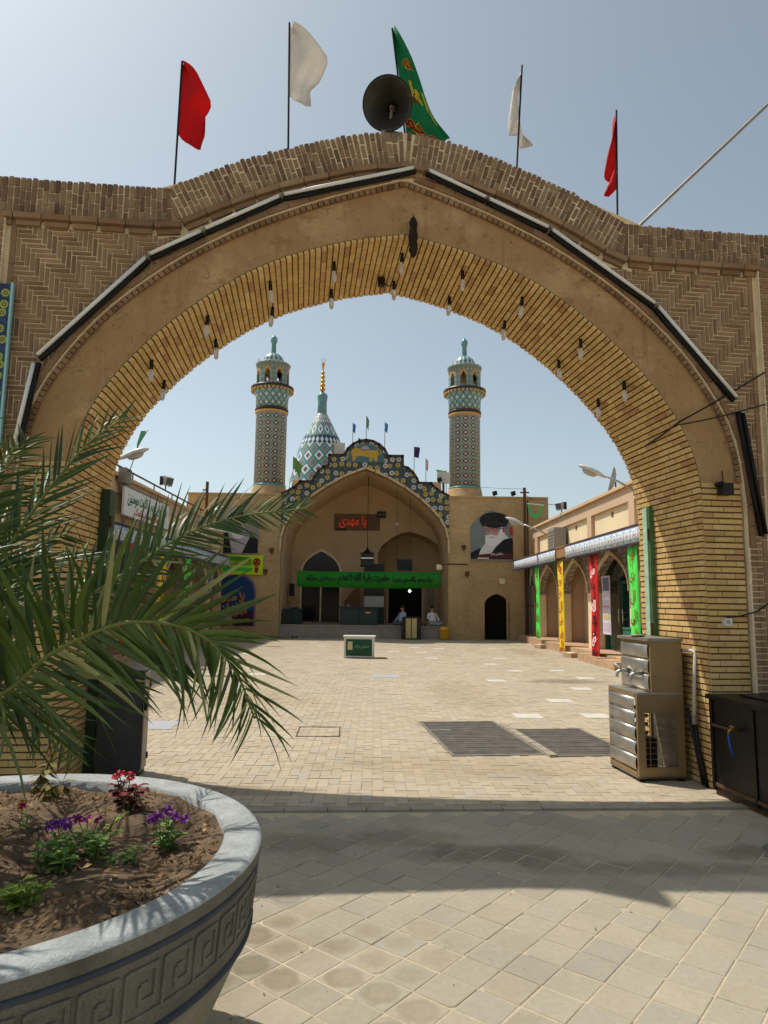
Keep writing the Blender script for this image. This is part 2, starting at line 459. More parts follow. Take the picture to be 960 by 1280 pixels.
# ---- blue tile panel at the left edge
t = thing('tile_panel', 'dark blue floral tile panel with turquoise edge at the left end of the gateway', 'tile panel', G(-3.62, -.06, 2.9), GA)
def floral(name, bgc, c1, c2, scale, vine):
    m, nt, bs = new_mat(name); p = wpos(nt); X, Y, Z = xyz(nt, p)
    cb = nt.nodes.new('ShaderNodeCombineXYZ'); nt.links.new((X+Y*0.35).k, cb.inputs[0]); nt.links.new(Z.k, cb.inputs[1])
    vo = nt.nodes.new('ShaderNodeTexVoronoi'); vo.voronoi_dimensions = '2D'; vo.inputs['Scale'].default_value = scale; vo.inputs['Randomness'].default_value = .55
    nt.links.new(cb.outputs[0], vo.inputs['Vector']); d = E(nt, vo.outputs['Distance'])
    sc = nt.nodes.new('ShaderNodeSeparateColor'); nt.links.new(vo.outputs['Color'], sc.inputs[0]); rr = E(nt, sc.outputs[0])
    ns = E(nt, noise(nt, cb.outputs[0], scale*2.2, 1, .5))
    col = mixc(nt, ((ns-.5).ab()).lt(.035), lin(bgc), lin(vine))
    n2 = E(nt, noise(nt, cb.outputs[0], scale*3.6, 1, .5)); col = mixc(nt, n2.gt(.66), col, lin(vine))
    pet = mixc(nt, rr.gt(.62), lin(c1), lin(c2))
    wob = E(nt, noise(nt, cb.outputs[0], scale*7, 1, .5))*.14
    col = mixc(nt, (d+wob).lt(.40), col, pet)
    col = mixc(nt, d.lt(.15), col, lin((70,46,30)))
    col = mixc(nt, d.lt(.07), col, lin((214,170,60)))
    nt.links.new(weather(nt, col, .15), bs.inputs['Base Color']); bs.inputs['Roughness'].default_value = .3
    return m
M['tile_blue'] = floral('blue_floral_tile', (22,34,66), (150,160,60), (120,170,200), 9, (40,70,110))
MB().box(-1.0, .20, -.01, .02, 0, 1.42).build('tile_field', M['tile_blue'], t)
MB().box(.203, .222, -.018, .02, -.01, 1.43).build('edge_trim', mat('turquoise_glaze', (150,200,200), .3), t)

# ---- tube lights along the arch
TL = [(-3.28,2.89,-3.17,3.64),(-3.16,3.68,-2.30,4.64),(-2.29,4.655,-1.83,4.925),(-1.825,4.93,-1.15,5.315),(-1.14,5.32,.09,5.70),(.20,5.69,.777,5.452),(.783,5.45,1.385,5.198),(1.395,5.193,2.43,4.50),(2.437,4.493,3.21,3.61),(3.25,3.49,3.42,2.30)]
nm = ['lowest on the left side of the arch','second from bottom on the left side','short one in the middle of the left side','fourth from the bottom on the left side','left of the arch peak','just right of the arch peak','second right of the arch peak','upper middle of the right side of the arch','second from the bottom on the right side','lowest on the right side, all black']
for (v0,z0,v1,z1), w_ in zip(TL, nm):
    last = 'all black' in w_
    t = thing('tube_light', ('black tube light fixture, ' if last else 'white tube light on black batten, ')+w_, 'tube light', G(v0, -.05, z0), GA, 'tube lights along the arch')
    d = Vector((v1-v0, 0, z1-z0)); Lg = d.length; d.normalize(); n = Vector((-d.z, 0, d.x))
    if n.z < 0 and abs(d.x) > .2: n = -n
    if abs(d.x) <= .2: n = Vector((-1 if v0 < 0 else 1, 0, 0))
    c = d*Lg/2
    MB().obox(c-n*.012+Vector((0,.012,0)), d*Lg/2, n*.017, Vector((0,.022,0))).build('batten', M['black_metal'], t)
    MB().tube([d*.015+n*.014+Vector((0,-.022,0)), d*(Lg-.015)+n*.014+Vector((0,-.022,0))], .017, 10).build('tube', M['black_metal'] if last else M['white_tube'], t, True)
    for e in (.010, Lg-.010): MB().obox(d*e+n*.012+Vector((0,-.018,0)), d*.008, n*.016, Vector((0,.020,0))).build('end_cap', M['steel_dull'], t)
    MB().tube([d*.05-n*.03+Vector((0,-.01,0)), d*Lg*.4-n*.05+Vector((0,-.012,0)), d*Lg*.8-n*.034+Vector((0,-.01,0))], .006, 6).build('cable', M['black'], t)

# ---- bulbs under the arch
ords = ['first','second','third','fourth','fifth','sixth','seventh','eighth','ninth']
bv = [(-2.31,3.85),(-1.82,4.32),(-1.25,4.71),(-.64,4.945),(.03,5.075),(.64,4.945),(1.25,4.71),(1.85,4.30),(2.29,3.87)]
sock = MB().tube([(0,0,.012),(0,0,-.012),(0,0,-.03),(0,0,-.075),(0,0,-.085)], [.016,.016,.019,.019,.014], 10).mesh('socket', M['black'], True)
bulbm = MB().tube([(0,0,-.08),(0,0,-.095),(0,0,-.12),(0,0,-.17),(0,0,-.195),(0,0,-.205)], [.012,.018,.024,.024,.017,.004], 12).mesh('glass', M['bulb'], True)
armm = MB().tube([(0,0,.02),(0,0,-.005)], .004, 6).mesh('hook', M['black'])
for row, w in (('front', .36), ('back', .97)):
    for i, (v, z) in enumerate(bv):
        pz = float(np.interp(v, intr.p[:,0], intr.p[:,1]))
        t = thing('light_bulb', 'clear bulb in black socket under the arch, %s from left in the %s row' % (ords[i], row), 'light bulb', G(v, w, pz-.02), GA, 'bulbs under the arch')
        t.rotation_euler = (random.uniform(-.08,.08), random.uniform(-.10,.10), GA)
        for nme, me in (('hook', armm), ('socket', sock), ('glass', bulbm)): link(nme, me, t)
# small dark fitting beside the back middle bulb
t = thing('cable_box', 'small black junction box with wires by the middle bulbs at the arch peak', 'junction box', G(-.12, .86, 5.03), GA)
MB().obox((0,0,-.03), (.035,0,0), (0,.03,0), (0,0,.045)).build('casing', M['black'], t)
MB().tube([(0,0,-.02),(.08,.02,-.06),(.14,.06,-.02)], .006, 6).build('wire', M['black'], t)
# dark bundle hanging on the plaster at the peak
t = thing('hanging_bundle', 'dark shrivelled bundle hanging on the plaster below the arch peak', 'bundle', G(.085, 0, 5.22), GA)
prof = [(.004,.05),(.02,.02),(.036,-.03),(.030,-.09),(.036,-.15),(.040,-.22),(.034,-.29),(.022,-.345),(.006,-.37)]
mb = MB(); mb.lathe(prof, 14, (0,.012,0))
mb.v = [(x*(1+.35*math.sin(37*z+5*math.atan2(y,x))), y*(1+.3*math.sin(29*z+4*math.atan2(y,x))), z) for x,y,z in mb.v]
mb.build('fibres', M['rust'] if False else mat('dark_fibre', (46,34,26), .95, .3, 20, 90, .8, 120), t, True)
MB().tube([(0,.02,.045),(0,.04,.09)], .004, 6).build('hook', M['black'], t)

# ---- loudspeaker
t = thing('loudspeaker', 'black horn loudspeaker on the peak of the gateway parapet', 'loudspeaker', G(-.17, -.02, 6.05), GA)
ax = (Vector((-.25, -5.9, CAM_H-6.35+1.6))).normalized(); ax = Vector((-.30, -.80, -.42)).normalized()
q = ax.to_track_quat('Z', 'Y').to_matrix()
cc = Vector((-.02, -.10, .25))
hp = [(.232,.0),(.236,.004),(.232,.010),(.215,-.004),(.17,-.045),(.12,-.10),(.075,-.16),(.045,-.22)]
mb = MB(); mb.lathe(hp, 40, cc, q, cap=False); o = mb.build('bell', mat('dark_horn', (66,63,58), .40, .2, 6, 50, 0, 60, .5), t, True)
MB().lathe([(.234,.0),(.242,.006),(.240,.016),(.230,.012)], 40, cc, q, cap=False).build('rim', M['black'], t, True)
MB().lathe([(.001,-.125),(.008,-.127),(.013,-.14),(.030,-.20)], 20, cc, q, cap=False).build('phase_plug', M['steel_dull'], t, True)
MB().lathe([(.05,-.21),(.075,-.22),(.08,-.30),(.05,-.33),(.002,-.335)], 20, cc, q, cap=False).build('driver', M['black'], t, True)
MB().tube([cc+q@Vector((0,0,-.2)), (.02,.06,.10), (.03,.06,-.03)], .018, 8).build('bracket', M['steel_dull'], t)
MB().box(-.06,.10,.0,.12,-.06,.05).build('bracket_base', M['steel_dull'], t)

# ---- flags on the gate
def flag(name, label, base, top, outline_fn, m, group, lean=0, n=(18,22), polem=None, extra=None):
    (v0,z0),(v1,z1) = base, top
    t = thing(name, label, 'flag', G(v0,.2,z0), GA, group)
    MB().tube([(0,0,0),(v1-v0,0,z1-z0)], .010, 8).build('pole', polem or M['black_metal'], t)
    mb = MB(); nu, nv = n; P = []
    for j in range(nv+1):
        s = j/nv; a, b = outline_fn(s)                         # hoist point, fly point (v,z)
        for i in range(nu+1):
            q = i/nu; x = a[0]+(b[0]-a[0])*q; z = a[1]+(b[1]-a[1])*q
            y = q*(.06*math.sin(q*5+s*6)+.03*math.sin(s*11+q*3)+.012*math.sin(q*17+s*8)) + lean*q
            P.append((x-v0, y, z-z0))
    F = [(j*(nu+1)+i, j*(nu+1)+i+1, (j+1)*(nu+1)+i+1, (j+1)*(nu+1)+i) for j in range(nv) for i in range(nu)]
    mb.add(P, F); o = mb.build('cloth', m, t, True)
    so = o.modifiers.new('thick', 'SOLIDIFY'); so.thickness = .002
    if extra: extra(t, v0, z0)
    return t
def outl(h, f):
    h = np.array(h, float); f = np.array(f, float)
    def fn(s):
        def ev(P):
            k = s*(len(P)-1); i = min(int(k), len(P)-2); return P[i]+(P[i+1]-P[i])*(k-i)
        return ev(h), ev(f)
    return fn
flag('flag', 'red flag on a thin black pole, leftmost on the gateway', (-2.16,5.40), (-2.15,6.79), outl([(-2.15,6.78),(-2.155,6.4),(-2.16,6.03)], [(-2.13,6.75),(-2.01,6.67),(-1.86,6.42),(-1.92,6.30),(-1.90,6.03),(-1.93,5.83),(-2.05,5.93)]), M['flag_red'], 'flags on the gateway')
flag('flag', 'white flag with a frayed corner, second from the left on the gateway', (-1.11,5.84), (-1.14,7.32), outl([(-1.14,7.31),(-1.13,6.9),(-1.12,6.53)], [(-1.1,7.29),(-.95,7.19),(-.74,7.02),(-.83,6.78),(-.92,6.6),(-.90,6.38),(-1.0,6.47)]), M['flag_white'], 'flags on the gateway')
def gtext(t, v0, z0):
    fn = outl(*GREEN_OUT)
    for q0, s0, s, mm, wd, dy in [(.30,.80,.20,'red_print','محمد',.010),(.30,.80,.20,'yellow_print','محمد',.006),(.45,.50,.16,'yellow_print','یا علی',.006),(.25,.56,.10,'red_print','حق',.010),(.4,.28,.12,'red_print','الله',.010),(.4,.28,.12,'yellow_print','الله',.006),(.72,.86,.10,'white_print','ع',.008)]:
        o = text_mesh('lettering', wd, s, M[mm], t, None, .06 if mm == 'yellow_print' else .02, .0005)
        for v in o.data.vertices:
            q = min(max(q0+v.co.x/.42, .02), .98); s_ = min(max(s0-v.co.y/1.0, .02), .97); a, b = fn(s_)
            y = q*(.06*math.sin(q*5+s_*6)+.03*math.sin(s_*11+q*3)+.012*math.sin(q*17+s_*8)) - .02*q
            v.co = (a[0]+(b[0]-a[0])*q-v0, y-dy, a[1]+(b[1]-a[1])*q-z0)
GREEN_OUT = ([(-.11,7.36),(-.03,6.8),(.05,6.15)], [(-.10,7.34),(.07,7.02),(.21,6.76),(.33,6.5),(.48,6.22),(.40,6.14),(.1,6.1)])
flag('flag', 'thin white flag hanging limp, right of the loudspeaker on the gateway', (1.15,5.82), (1.23,7.12), outl([(1.23,7.10),(1.19,6.75),(1.165,6.24)], [(1.22,7.02),(1.13,6.85),(1.115,6.6),(1.13,6.43),(1.24,6.38),(1.34,6.23),(1.26,6.22)]), M['flag_white'], 'flags on the gateway', .05)
flag('flag', 'narrow red flag hanging limp, rightmost on the gateway', (2.2,5.36), (2.23,6.72), outl([(2.23,6.70),(2.22,6.3),(2.21,5.85)], [(2.21,6.6),(2.13,6.24),(2.14,6.07),(2.19,5.97),(2.06,5.75),(2.12,5.76)]), M['flag_red'], 'flags on the gateway', .05)

# ---- Arabic-script lettering
FORMS = {'ا':(0xFE8D,0xFE8E,0,0),'آ':(0xFE81,0xFE82,0,0),'ب':(0xFE8F,0xFE90,0xFE91,0xFE92),'پ':(0xFB56,0xFB57,0xFB58,0xFB59),'ت':(0xFE95,0xFE96,0xFE97,0xFE98),'ة':(0xFE93,0xFE94,0,0),'ج':(0xFE9D,0xFE9E,0xFE9F,0xFEA0),'ح':(0xFEA1,0xFEA2,0xFEA3,0xFEA4),'خ':(0xFEA5,0xFEA6,0xFEA7,0xFEA8),'د':(0xFEA9,0xFEAA,0,0),'ر':(0xFEAD,0xFEAE,0,0),'ز':(0xFEAF,0xFEB0,0,0),'س':(0xFEB1,0xFEB2,0xFEB3,0xFEB4),'ش':(0xFEB5,0xFEB6,0xFEB7,0xFEB8),'ض':(0xFEBD,0xFEBE,0xFEBF,0xFEC0),'ظ':(0xFEC5,0xFEC6,0xFEC7,0xFEC8),'ع':(0xFEC9,0xFECA,0xFECB,0xFECC),'ف':(0xFED1,0xFED2,0xFED3,0xFED4),'ق':(0xFED5,0xFED6,0xFED7,0xFED8),'ک':(0xFB8E,0xFB8F,0xFB90,0xFB91),'گ':(0xFB92,0xFB93,0xFB94,0xFB95),'ل':(0xFEDD,0xFEDE,0xFEDF,0xFEE0),'م':(0xFEE1,0xFEE2,0xFEE3,0xFEE4),'ن':(0xFEE5,0xFEE6,0xFEE7,0xFEE8),'و':(0xFEED,0xFEEE,0,0),'ه':(0xFEE9,0xFEEA,0xFEEB,0xFEEC),'ی':(0xFBFC,0xFBFD,0xFBFE,0xFBFF),'ط':(0xFEC1,0xFEC2,0xFEC3,0xFEC4),'ص':(0xFEB9,0xFEBA,0xFEBB,0xFEBC)}
def shape(s):
    out = []; i = 0; n = len(s); prev = False
    while i < n:
        c = s[i]
        if c not in FORMS: out.append(c); prev = False; i += 1; continue
        if c == 'ل' and i+1 < n and s[i+1] == 'ا': out.append(chr(0xFEFC if prev else 0xFEFB)); prev = False; i += 2; continue
        f = FORMS[c]; nxt = i+1 < n and s[i+1] in FORMS
        if f[2] == 0: out.append(chr(f[1] if prev else f[0])); prev = False
        else: out.append(chr((f[3] if nxt else f[1]) if prev else (f[2] if nxt else f[0]))); prev = nxt
        i += 1
    return ''.join(out[::-1])
def text_mesh(name, s, size, m, parent=None, width=None, bold=.012, ext=.002):
    """flat lettering in the local xy plane, centred; width: target width"""
    cu = bpy.data.curves.new('lettering', 'FONT'); cu.body = shape(s); cu.size = size; cu.resolution_u = 3
    cu.extrude = ext; cu.offset = bold*size; cu.align_x = 'CENTER'; cu.align_y = 'CENTER'
    o = bpy.data.objects.new('tmp', cu); COL.objects.link(o)
    me = bpy.data.meshes.new_from_object(o.evaluated_get(bpy.context.evaluated_depsgraph_get()))
    bpy.data.objects.remove(o); bpy.data.curves.remove(cu)
    if width and len(me.vertices):
        xs = [v.co.x for v in me.vertices]; k = width/(max(xs)-min(xs)); c = (max(xs)+min(xs))/2
        ys = [v.co.y for v in me.vertices]; cy = (max(ys)+min(ys))/2
        for v in me.vertices: v.co.x = (v.co.x-c)*k; v.co.y = (v.co.y-cy)
    me.materials.clear(); me.materials.append(m)
    return link(name, me, parent)
flag('flag', 'large green flag with red and yellow script behind the loudspeaker', (.06,5.95), (-.115,7.38), outl(*GREEN_OUT), M['flag_green'], 'flags on the gateway', -.02, extra=gtext)

# ---- slanting pipe, cables, camera, switch
t = thing('guy_pipe', 'thin steel pipe slanting up to the right from the gateway roof', 'pipe', G(2.55, .6, 5.28), GA)
MB().tube([(0,0,0),(.10,0,.43),(1.69,0,2.02),(3.2,0,3.53)], .017, 8).build('shaft', M['steel_dull'], t, True)
MB().box(-.06,.06,-.06,.06,-.30,.01).build('foot', M['rust'], t)
def cable(label, pts, r=.008, name='cable'):
    cv = []
    P = [Vector(p) for p in pts]
    o = MB().tube(P, r, 6).build(name, M['black'])
    return tag(o, label, 'cable')
def sag(a, b, s, n=12):
    a, b = Vector(a), Vector(b); return [a.lerp(b, i/n) - Vector((0,0,s*4*(i/n)*(1-i/n))) for i in range(n+1)]
cable('upper black cable crossing the right side of the arch up to the right', sag(G(2.72,1.0,3.32), G(2.62,-.03,3.36), .02, 5)[:-1] + sag(G(2.62,-.03,3.36), G(4.4,-.06,4.47), .03), .009)
cable('lower black cable crossing the right side of the arch', sag(G(2.60,.0,3.34), G(4.4,-.06,3.93), .06), .007)
t = thing('wall_camera', 'small black floodlight box on the right pier below the plaster', 'floodlight', G(3.08, .03, 2.74), GA)
MB().obox((0,-.05,0), (.052,0,0), (0,.05,0), (0,0,.055)).build('housing', M['black'], t)
MB().tube([(-.06,-.09,.05),(-.06,.0,.05)], .022, 12).build('lens', M['black_metal'], t, True)
MB().tube([(0,-.02,.05),(.01,.0,.12),(.02,.02,.19)], .005, 6).build('wire', M['black'], t)
t = thing('wall_switch', 'white switch box with a black cable on the right pier', 'switch', G(3.06, .04, 1.50), GA)
MB().box(-.04,.04,-.03,.012,-.035,.035).build('plate', mat('off_white_plastic', (206,204,192), .5), t)
MB().box(-.015,.015,-.036,-.028,-.015,.015).build('rocker', mat('grey_plastic', (150,148,140), .5), t)
MB().tube([(.0,-.01,.04),(.12,-.02,.055),(.28,-.05,.10),(.45,-.08,.22),(.7,-.10,.36)], .007, 6).build('cord', M['black'], t)
# ================================================================== GROUND AND PAVING
M['sand'] = mat('dry_ground', (176,156,124), .95, .2, .5, 8, .4, 30)
g = MB().quad((-1500,-1500,-.06),(1500,-1500,-.06),(1500,1500,-.06),(-1500,1500,-.06)).build('ground', M['sand']); tag(g, kind='structure')
TA = R(3.0); TO = Vector((.2, 5.90, 0)); TX = Vector((math.cos(TA), math.sin(TA), 0)); TY = Vector((-math.sin(TA), math.cos(TA), 0))
def tl(a, b, z=0): return TO + TX*a + TY*b + Vector((0,0,z))      # along / across the threshold

def paving_mat(name, cols, var, slab):
    m, nt, bs = new_mat(name)
    at = nt.nodes.new('ShaderNodeAttribute'); at.attribute_name = 'pv'
    rp = nt.nodes.new('ShaderNodeValToRGB'); el = rp.color_ramp.elements
    while len(el) < len(cols): el.new(.5)
    for i, x in enumerate(cols): el[i].position = i/(len(cols)-1); el[i].color = (*lin(x), 1)
    nt.links.new(at.outputs['Fac'], rp.inputs[0]); col = weather(nt, rp.outputs[0], var, 1.1, 30)
    p = wpos(nt); X, Y, Z = xyz(nt, p)
    spots = [(.85,4.86,.62,.20,.60),(1.75,4.62,.9,.13,.72),(-.55,5.0,.5,.22,.78),(.25,5.15,.45,.2,.8),(2.55,4.92,.35,.16,.66),(-.7,3.55,.55,.5,.88)] if slab else [(4.1,15.2,.9,.45,.62),(.9,7.3,1.6,.5,.90),(-2.2,12.,1.4,1.2,.92),(1.7,13.,.7,2.2,.93),(-1.4,6.35,1.2,.18,.75),(5.2,24,.6,2,.88)]
    nz = E(nt, noise(nt, p, 3.2, 5, .65)); nz2 = E(nt, noise(nt, p, 14, 3, .6))
    for cx, cy, rx, ry, dk in spots:
        a = (X-cx)/rx; b = (Y-cy)/ry
        d = a*a + b*b + (nz-.5)*2.6 + (nz2-.5)*.7
        k = remap(nt, d.k, .25, 1.25, 1.0, 0.0)
        col = mixc(nt, E(nt, k), col, mulc(nt, col, rgb(nt, (dk*.98, dk*.95, dk*.9))))
    sp = E(nt, noise(nt, p, 46, 2, .4)); col = mixc(nt, sp.gt(.735), col, mulc(nt, col, rgb(nt, (.62,.6,.56))))
    if slab:
        lx, ly, lz = xyz(nt, opos(nt)); oi = nt.nodes.new('ShaderNodeObjectInfo'); rnd = E(nt, oi.outputs['Random'])
        rr = (lx*lx + ly*ly)._op('SQRT') + (nz2-.5)*.05 + (nz-.5)*.06
        k = remap(nt, rr.k, .045, .095, 1.0, 0.0); near = E(nt, remap(nt, (X+Y*.35).k, .9, 1.9, 1.0, 0.0))*E(nt, remap(nt, Y.k, 3.9, 4.5, 1.0, .12))
        worn = E(nt, k)*(rnd.gt(.45))*near*.75
        col = mixc(nt, worn, col, mulc(nt, col, rgb(nt, (.70,.66,.56))))
        rim = E(nt, k)*(E(nt, k)*-1.0+1.0)*3.0*rnd.gt(.7)*near
        col = mixc(nt, rim*.6, col, mulc(nt, col, rgb(nt, (.62,.6,.56))))
    nt.links.new(col, bs.inputs['Base Color']); bs.inputs['Roughness'].default_value = .82; bs.inputs['Specular IOR Level'].default_value = .3
    add_bump(nt, bs, .35, 55, .006)
    return m
M['slab'] = paving_mat('worn_concrete_slab', [(156,147,129),(167,156,136),(163,154,136),(171,160,140),(158,150,134),(169,158,137),(162,151,130)], .14, True)
M['paver'] = paving_mat('courtyard_brick', [(177,162,138),(181,166,142),(174,160,138),(185,170,146),(170,154,130),(179,165,143),(170,161,146)], .10, False)
M['joint'] = mat('sandy_joint', (190,175,147), .95, .2, 4, 50, .4, 120)
M['joint_court'] = mat('court_joint', (166,149,122), .95, .2, 4, 50)
M['kerb'] = mat('kerb_stone', (160,150,132), .85, .2, 4, 40, .4, 60)

fore = MB().add([tl(-12,-16,-.0035), tl(12,-16,-.0035), tl(12,-.12,-.0035), tl(-12,-.12,-.0035)], [(0,1,2,3)]).build('forecourt_pavement', M['joint']); tag(fore, kind='structure')
SA = R(50.4); e1 = np.array([math.cos(SA), math.sin(SA)]); e2 = np.array([math.sin(SA), -math.cos(SA)]); S0 = np.array([-.375, 3.156]); SP = .2
def slab_mesh(pv, seed, b=.004, hs=.0965):
    r = random.Random(seed); mb = MB(); j = lambda: r.uniform(-.0025, .0025)
    o = [(-hs+j(),-hs+j()),(hs+j(),-hs+j()),(hs+j(),hs+j()),(-hs+j(),hs+j())]
    if r.random() < .35:                                        # chipped corner
        k = r.randrange(4); c = o[k]; a, d = o[k-1], o[(k+1) % 4]; f = r.uniform(.08,.2)
        o[k:k+1] = [(c[0]+(a[0]-c[0])*f, c[1]+(a[1]-c[1])*f), (c[0]+(d[0]-c[0])*f*r.uniform(.5,1), c[1]+(d[1]-c[1])*f)]
    n = len(o); top = [(x*(1-b/hs), y*(1-b/hs), 0) for x, y in o]; low = [(x, y, -.0025) for x, y in o]; bot = [(x, y, -.03) for x, y in o]
    mb.add(top+low+bot, [tuple(range(n))]+[(n+i, n+(i+1)%n, (i+1)%n, i) for i in range(n)]+[(2*n+i, 2*n+(i+1)%n, n+(i+1)%n, n+i) for i in range(n)], pv)
    return mb
slabs = []
for i in range(-60, 60):
    for j in range(-60, 60):
        c = S0 + e1*SP*(i+.5) + e2*SP*(j+.5)
        if (Vector((*c,0))-TO).dot(TY) > -.22 or c[1] < -5.5 or abs(c[0]) > 8: continue
        vis = c[1] > 2.75 and abs(c[0]+.05) < .56*c[1]+.1
        slabs.append((0 if vis else 1, c[1], tuple(c)))
slabs.sort(); vari = [slab_mesh((k+.5)/16, k).mesh('slab', M['slab']) for k in range(16)]
rest = MB(); done = 0
# the ones the planter hides do not count
for hid, _, c in slabs:
    rot = SA + random.choice((0,1,2,3))*PI/2; z = random.uniform(-.0016, .0012); tilt = (random.gauss(0,.005), random.gauss(0,.005))
    hidden = (c[0]+1.36)**2+(c[1]-2.39)**2 < .5 or c[0] < -.75*c[1]+1.75 and c[0] < -.45 and c[1] < 3.9
    if not hid and not hidden and done < 300:
        o = link('slab', random.choice(vari), fore, (c[0], c[1], z), (tilt[0], tilt[1], rot)); done += 1
    else:
        k = slab_mesh(random.random(), random.random()); ca, sa = math.cos(rot), math.sin(rot)
        rest.add([(c[0]+x*ca-y*sa, c[1]+x*sa+y*ca, zz+z) for x, y, zz in k.v], k.f)
tag(rest.build('slab_field', M['slab'], fore), kind='stuff')
# edge strip between slabs and threshold: cut slabs
kb = MB(); x = -9.0
fill = MB().add([tl(-12,-.34,-.004), tl(12,-.34,-.004), tl(12,-.1,-.004), tl(-12,-.1,-.004)], [(0,1,2,3)]).build('mortar_strip', M['slab'], fore)
thr = MB().add([tl(-12,-.13,-.012), tl(12,-.13,-.012), tl(12,.0,-.012), tl(-12,.0,-.012)], [(0,1,2,3)]).build('threshold', M['joint_court']); tag(thr, kind='structure')
while x < 9.0:
    L = random.uniform(.30,.62); mb = MB(); mb.obox((0,0,-.02), (L/2-.004,0,0), (0,.052,0), (0,0,.03)); o = mb.build('kerb_stone', M['kerb'], thr)
    o.location = tl(x+L/2, -.065, .004+random.uniform(-.002,.003)); o.rotation_euler = (random.gauss(0,.01), 0, TA+random.gauss(0,.006)); x += L

court = MB().add([tl(-12,0,-.004), tl(12,0,-.004), (12,33,-.004), (-12,33,-.004)], [(0,1,2,3)]).build('courtyard_pavement', M['joint_court']); tag(court, kind='structure')
bl, bw = .2, .1; jj = .005
grates = [((1.27,8.92), 1.06, 2.16), ((2.36,8.68), .94, 1.62)]     # centre, size; turned with the gate
def in_grate(x, y):
    for (cx, cy), sx, sy in grates:
        d = Vector((x-cx, y-cy, 0)); a = d.x*math.cos(GA)+d.y*math.sin(GA); b = -d.x*math.sin(GA)+d.y*math.cos(GA)
        if abs(a) < sx/2+.02 and abs(b) < sy/2+.02: return True
    return False
pv_ = []; V = []; cand = []
for k in range(-80, 340):
    for mm in range(-110, 60):
        for kind in (0, 1):
            x = k*bw + 2*bl*mm; y = 5.7 + k*bw
            cx, cy, sx, sy = (x+bl/2, y+bw/2, bl, bw) if kind == 0 else (x+bl+bw/2, y+bw-bl/2, bw, bl)
            if abs(cx) > 7.3 or cy > 31.6 or cy < 5.7: continue
            d = (Vector((cx, cy, 0))-TO).dot(TY)
            if d < .07 or in_grate(cx, cy): continue
            if cy > 12 and abs(cx) > 7.0: continue
            cand.append((cy, cx, sx, sy))
cand.sort(); done = 0; mb = MB(); pm = {}
def paver(mb, cx, cy, sx, sy, z, pv):
    h, l = sx/2-jj/2, sy/2-jj/2; dz = [random.uniform(-.0012,.0012) for _ in range(4)]
    mb.add([(cx-h,cy-l,z+dz[0]),(cx+h,cy-l,z+dz[1]),(cx+h,cy+l,z+dz[2]),(cx-h,cy+l,z+dz[3]),(cx-h,cy-l,z-.03),(cx+h,cy-l,z-.03),(cx+h,cy+l,z-.03),(cx-h,cy+l,z-.03)],
        [(0,1,2,3),(4,5,1,0),(5,6,2,1),(6,7,3,2),(7,4,0,3)], pv)
for cy, cx, sx, sy in cand:
    if done < 300 and -1.9 < cx < 2.75 and cy > 5.9:
        key = (sx > sy, random.randrange(10))
        if key not in pm:
            q = MB(); paver(q, 0, 0, .2 if key[0] else .1, .1 if key[0] else .2, 0, (key[1]+.5)/10); pm[key] = q.mesh('brick', M['paver'])
        link('brick', pm[key], court, (cx, cy, random.uniform(-.002,.002)), (random.gauss(0,.006), random.gauss(0,.006), random.gauss(0,.008))); done += 1
    else: paver(mb, cx, cy, sx, sy, random.uniform(-.002,.002), random.random())
tag(mb.build('brick_field', M['paver'], court), kind='stuff')
# pale marble squares let into the brick, one bluish
M['marble'] = mat('pale_marble', (206,199,185), .6, .16, 4, 30); M['marble_blue'] = mat('bluish_marble', (172,174,178), .5, .08, 3, 30)
pxs = [(2.28,10.56,.46),(3.31,10.63,.46),(3.19,12.22,.46),(4.08,13.95,.44),(2.62,15.2,.44),(4.74,15.9,.42),(4.55,17.6,.4),(3.46,17.4,.4),(3.15,19.2,.4),(3.75,21.2,.42),(1.7,21.0,.4),(1.55,23.4,.4),(1.45,25.7,.4),(2.3,25.3,.4),(.65,23.6,.38),(-2.6,16.0,.42),(-1.95,26.0,.4),(-4.6,17.3,.4),(-2.4,28.2,.4),(4.3,25.5,.4),(-3.9,22.,.4)]
for i, (x, y, s) in enumerate(pxs):
    o = MB().box(-s*.44, s*.44, -s*.44, s*.44, -.02, .0045).build('marble_slab', M['marble'], court, loc=(x, y, 0)); o.rotation_euler = (0,0,random.gauss(0,.02))
for x, y in ((.25,15.9),(-2.9,9.5)): MB().box(-.3,.3,-.3,.3,-.02,.0045).build('marble_slab', M['marble_blue'], court, loc=(x, y, 0))
# brick-filled manhole cover
mh = thing('manhole_cover', 'brick-filled manhole cover with a thin dark frame flush in the courtyard', 'manhole cover', (-.69, 9.15, .004), R(2))
for a in ((-.27,.27,-.33,-.315),(-.27,.27,.315,.33),(-.27,-.255,-.315,.315),(.255,.27,-.315,.315)): MB().box(a[0],a[1],a[2],a[3],-.02,.003).build('frame_bar', M['rust'], mh)
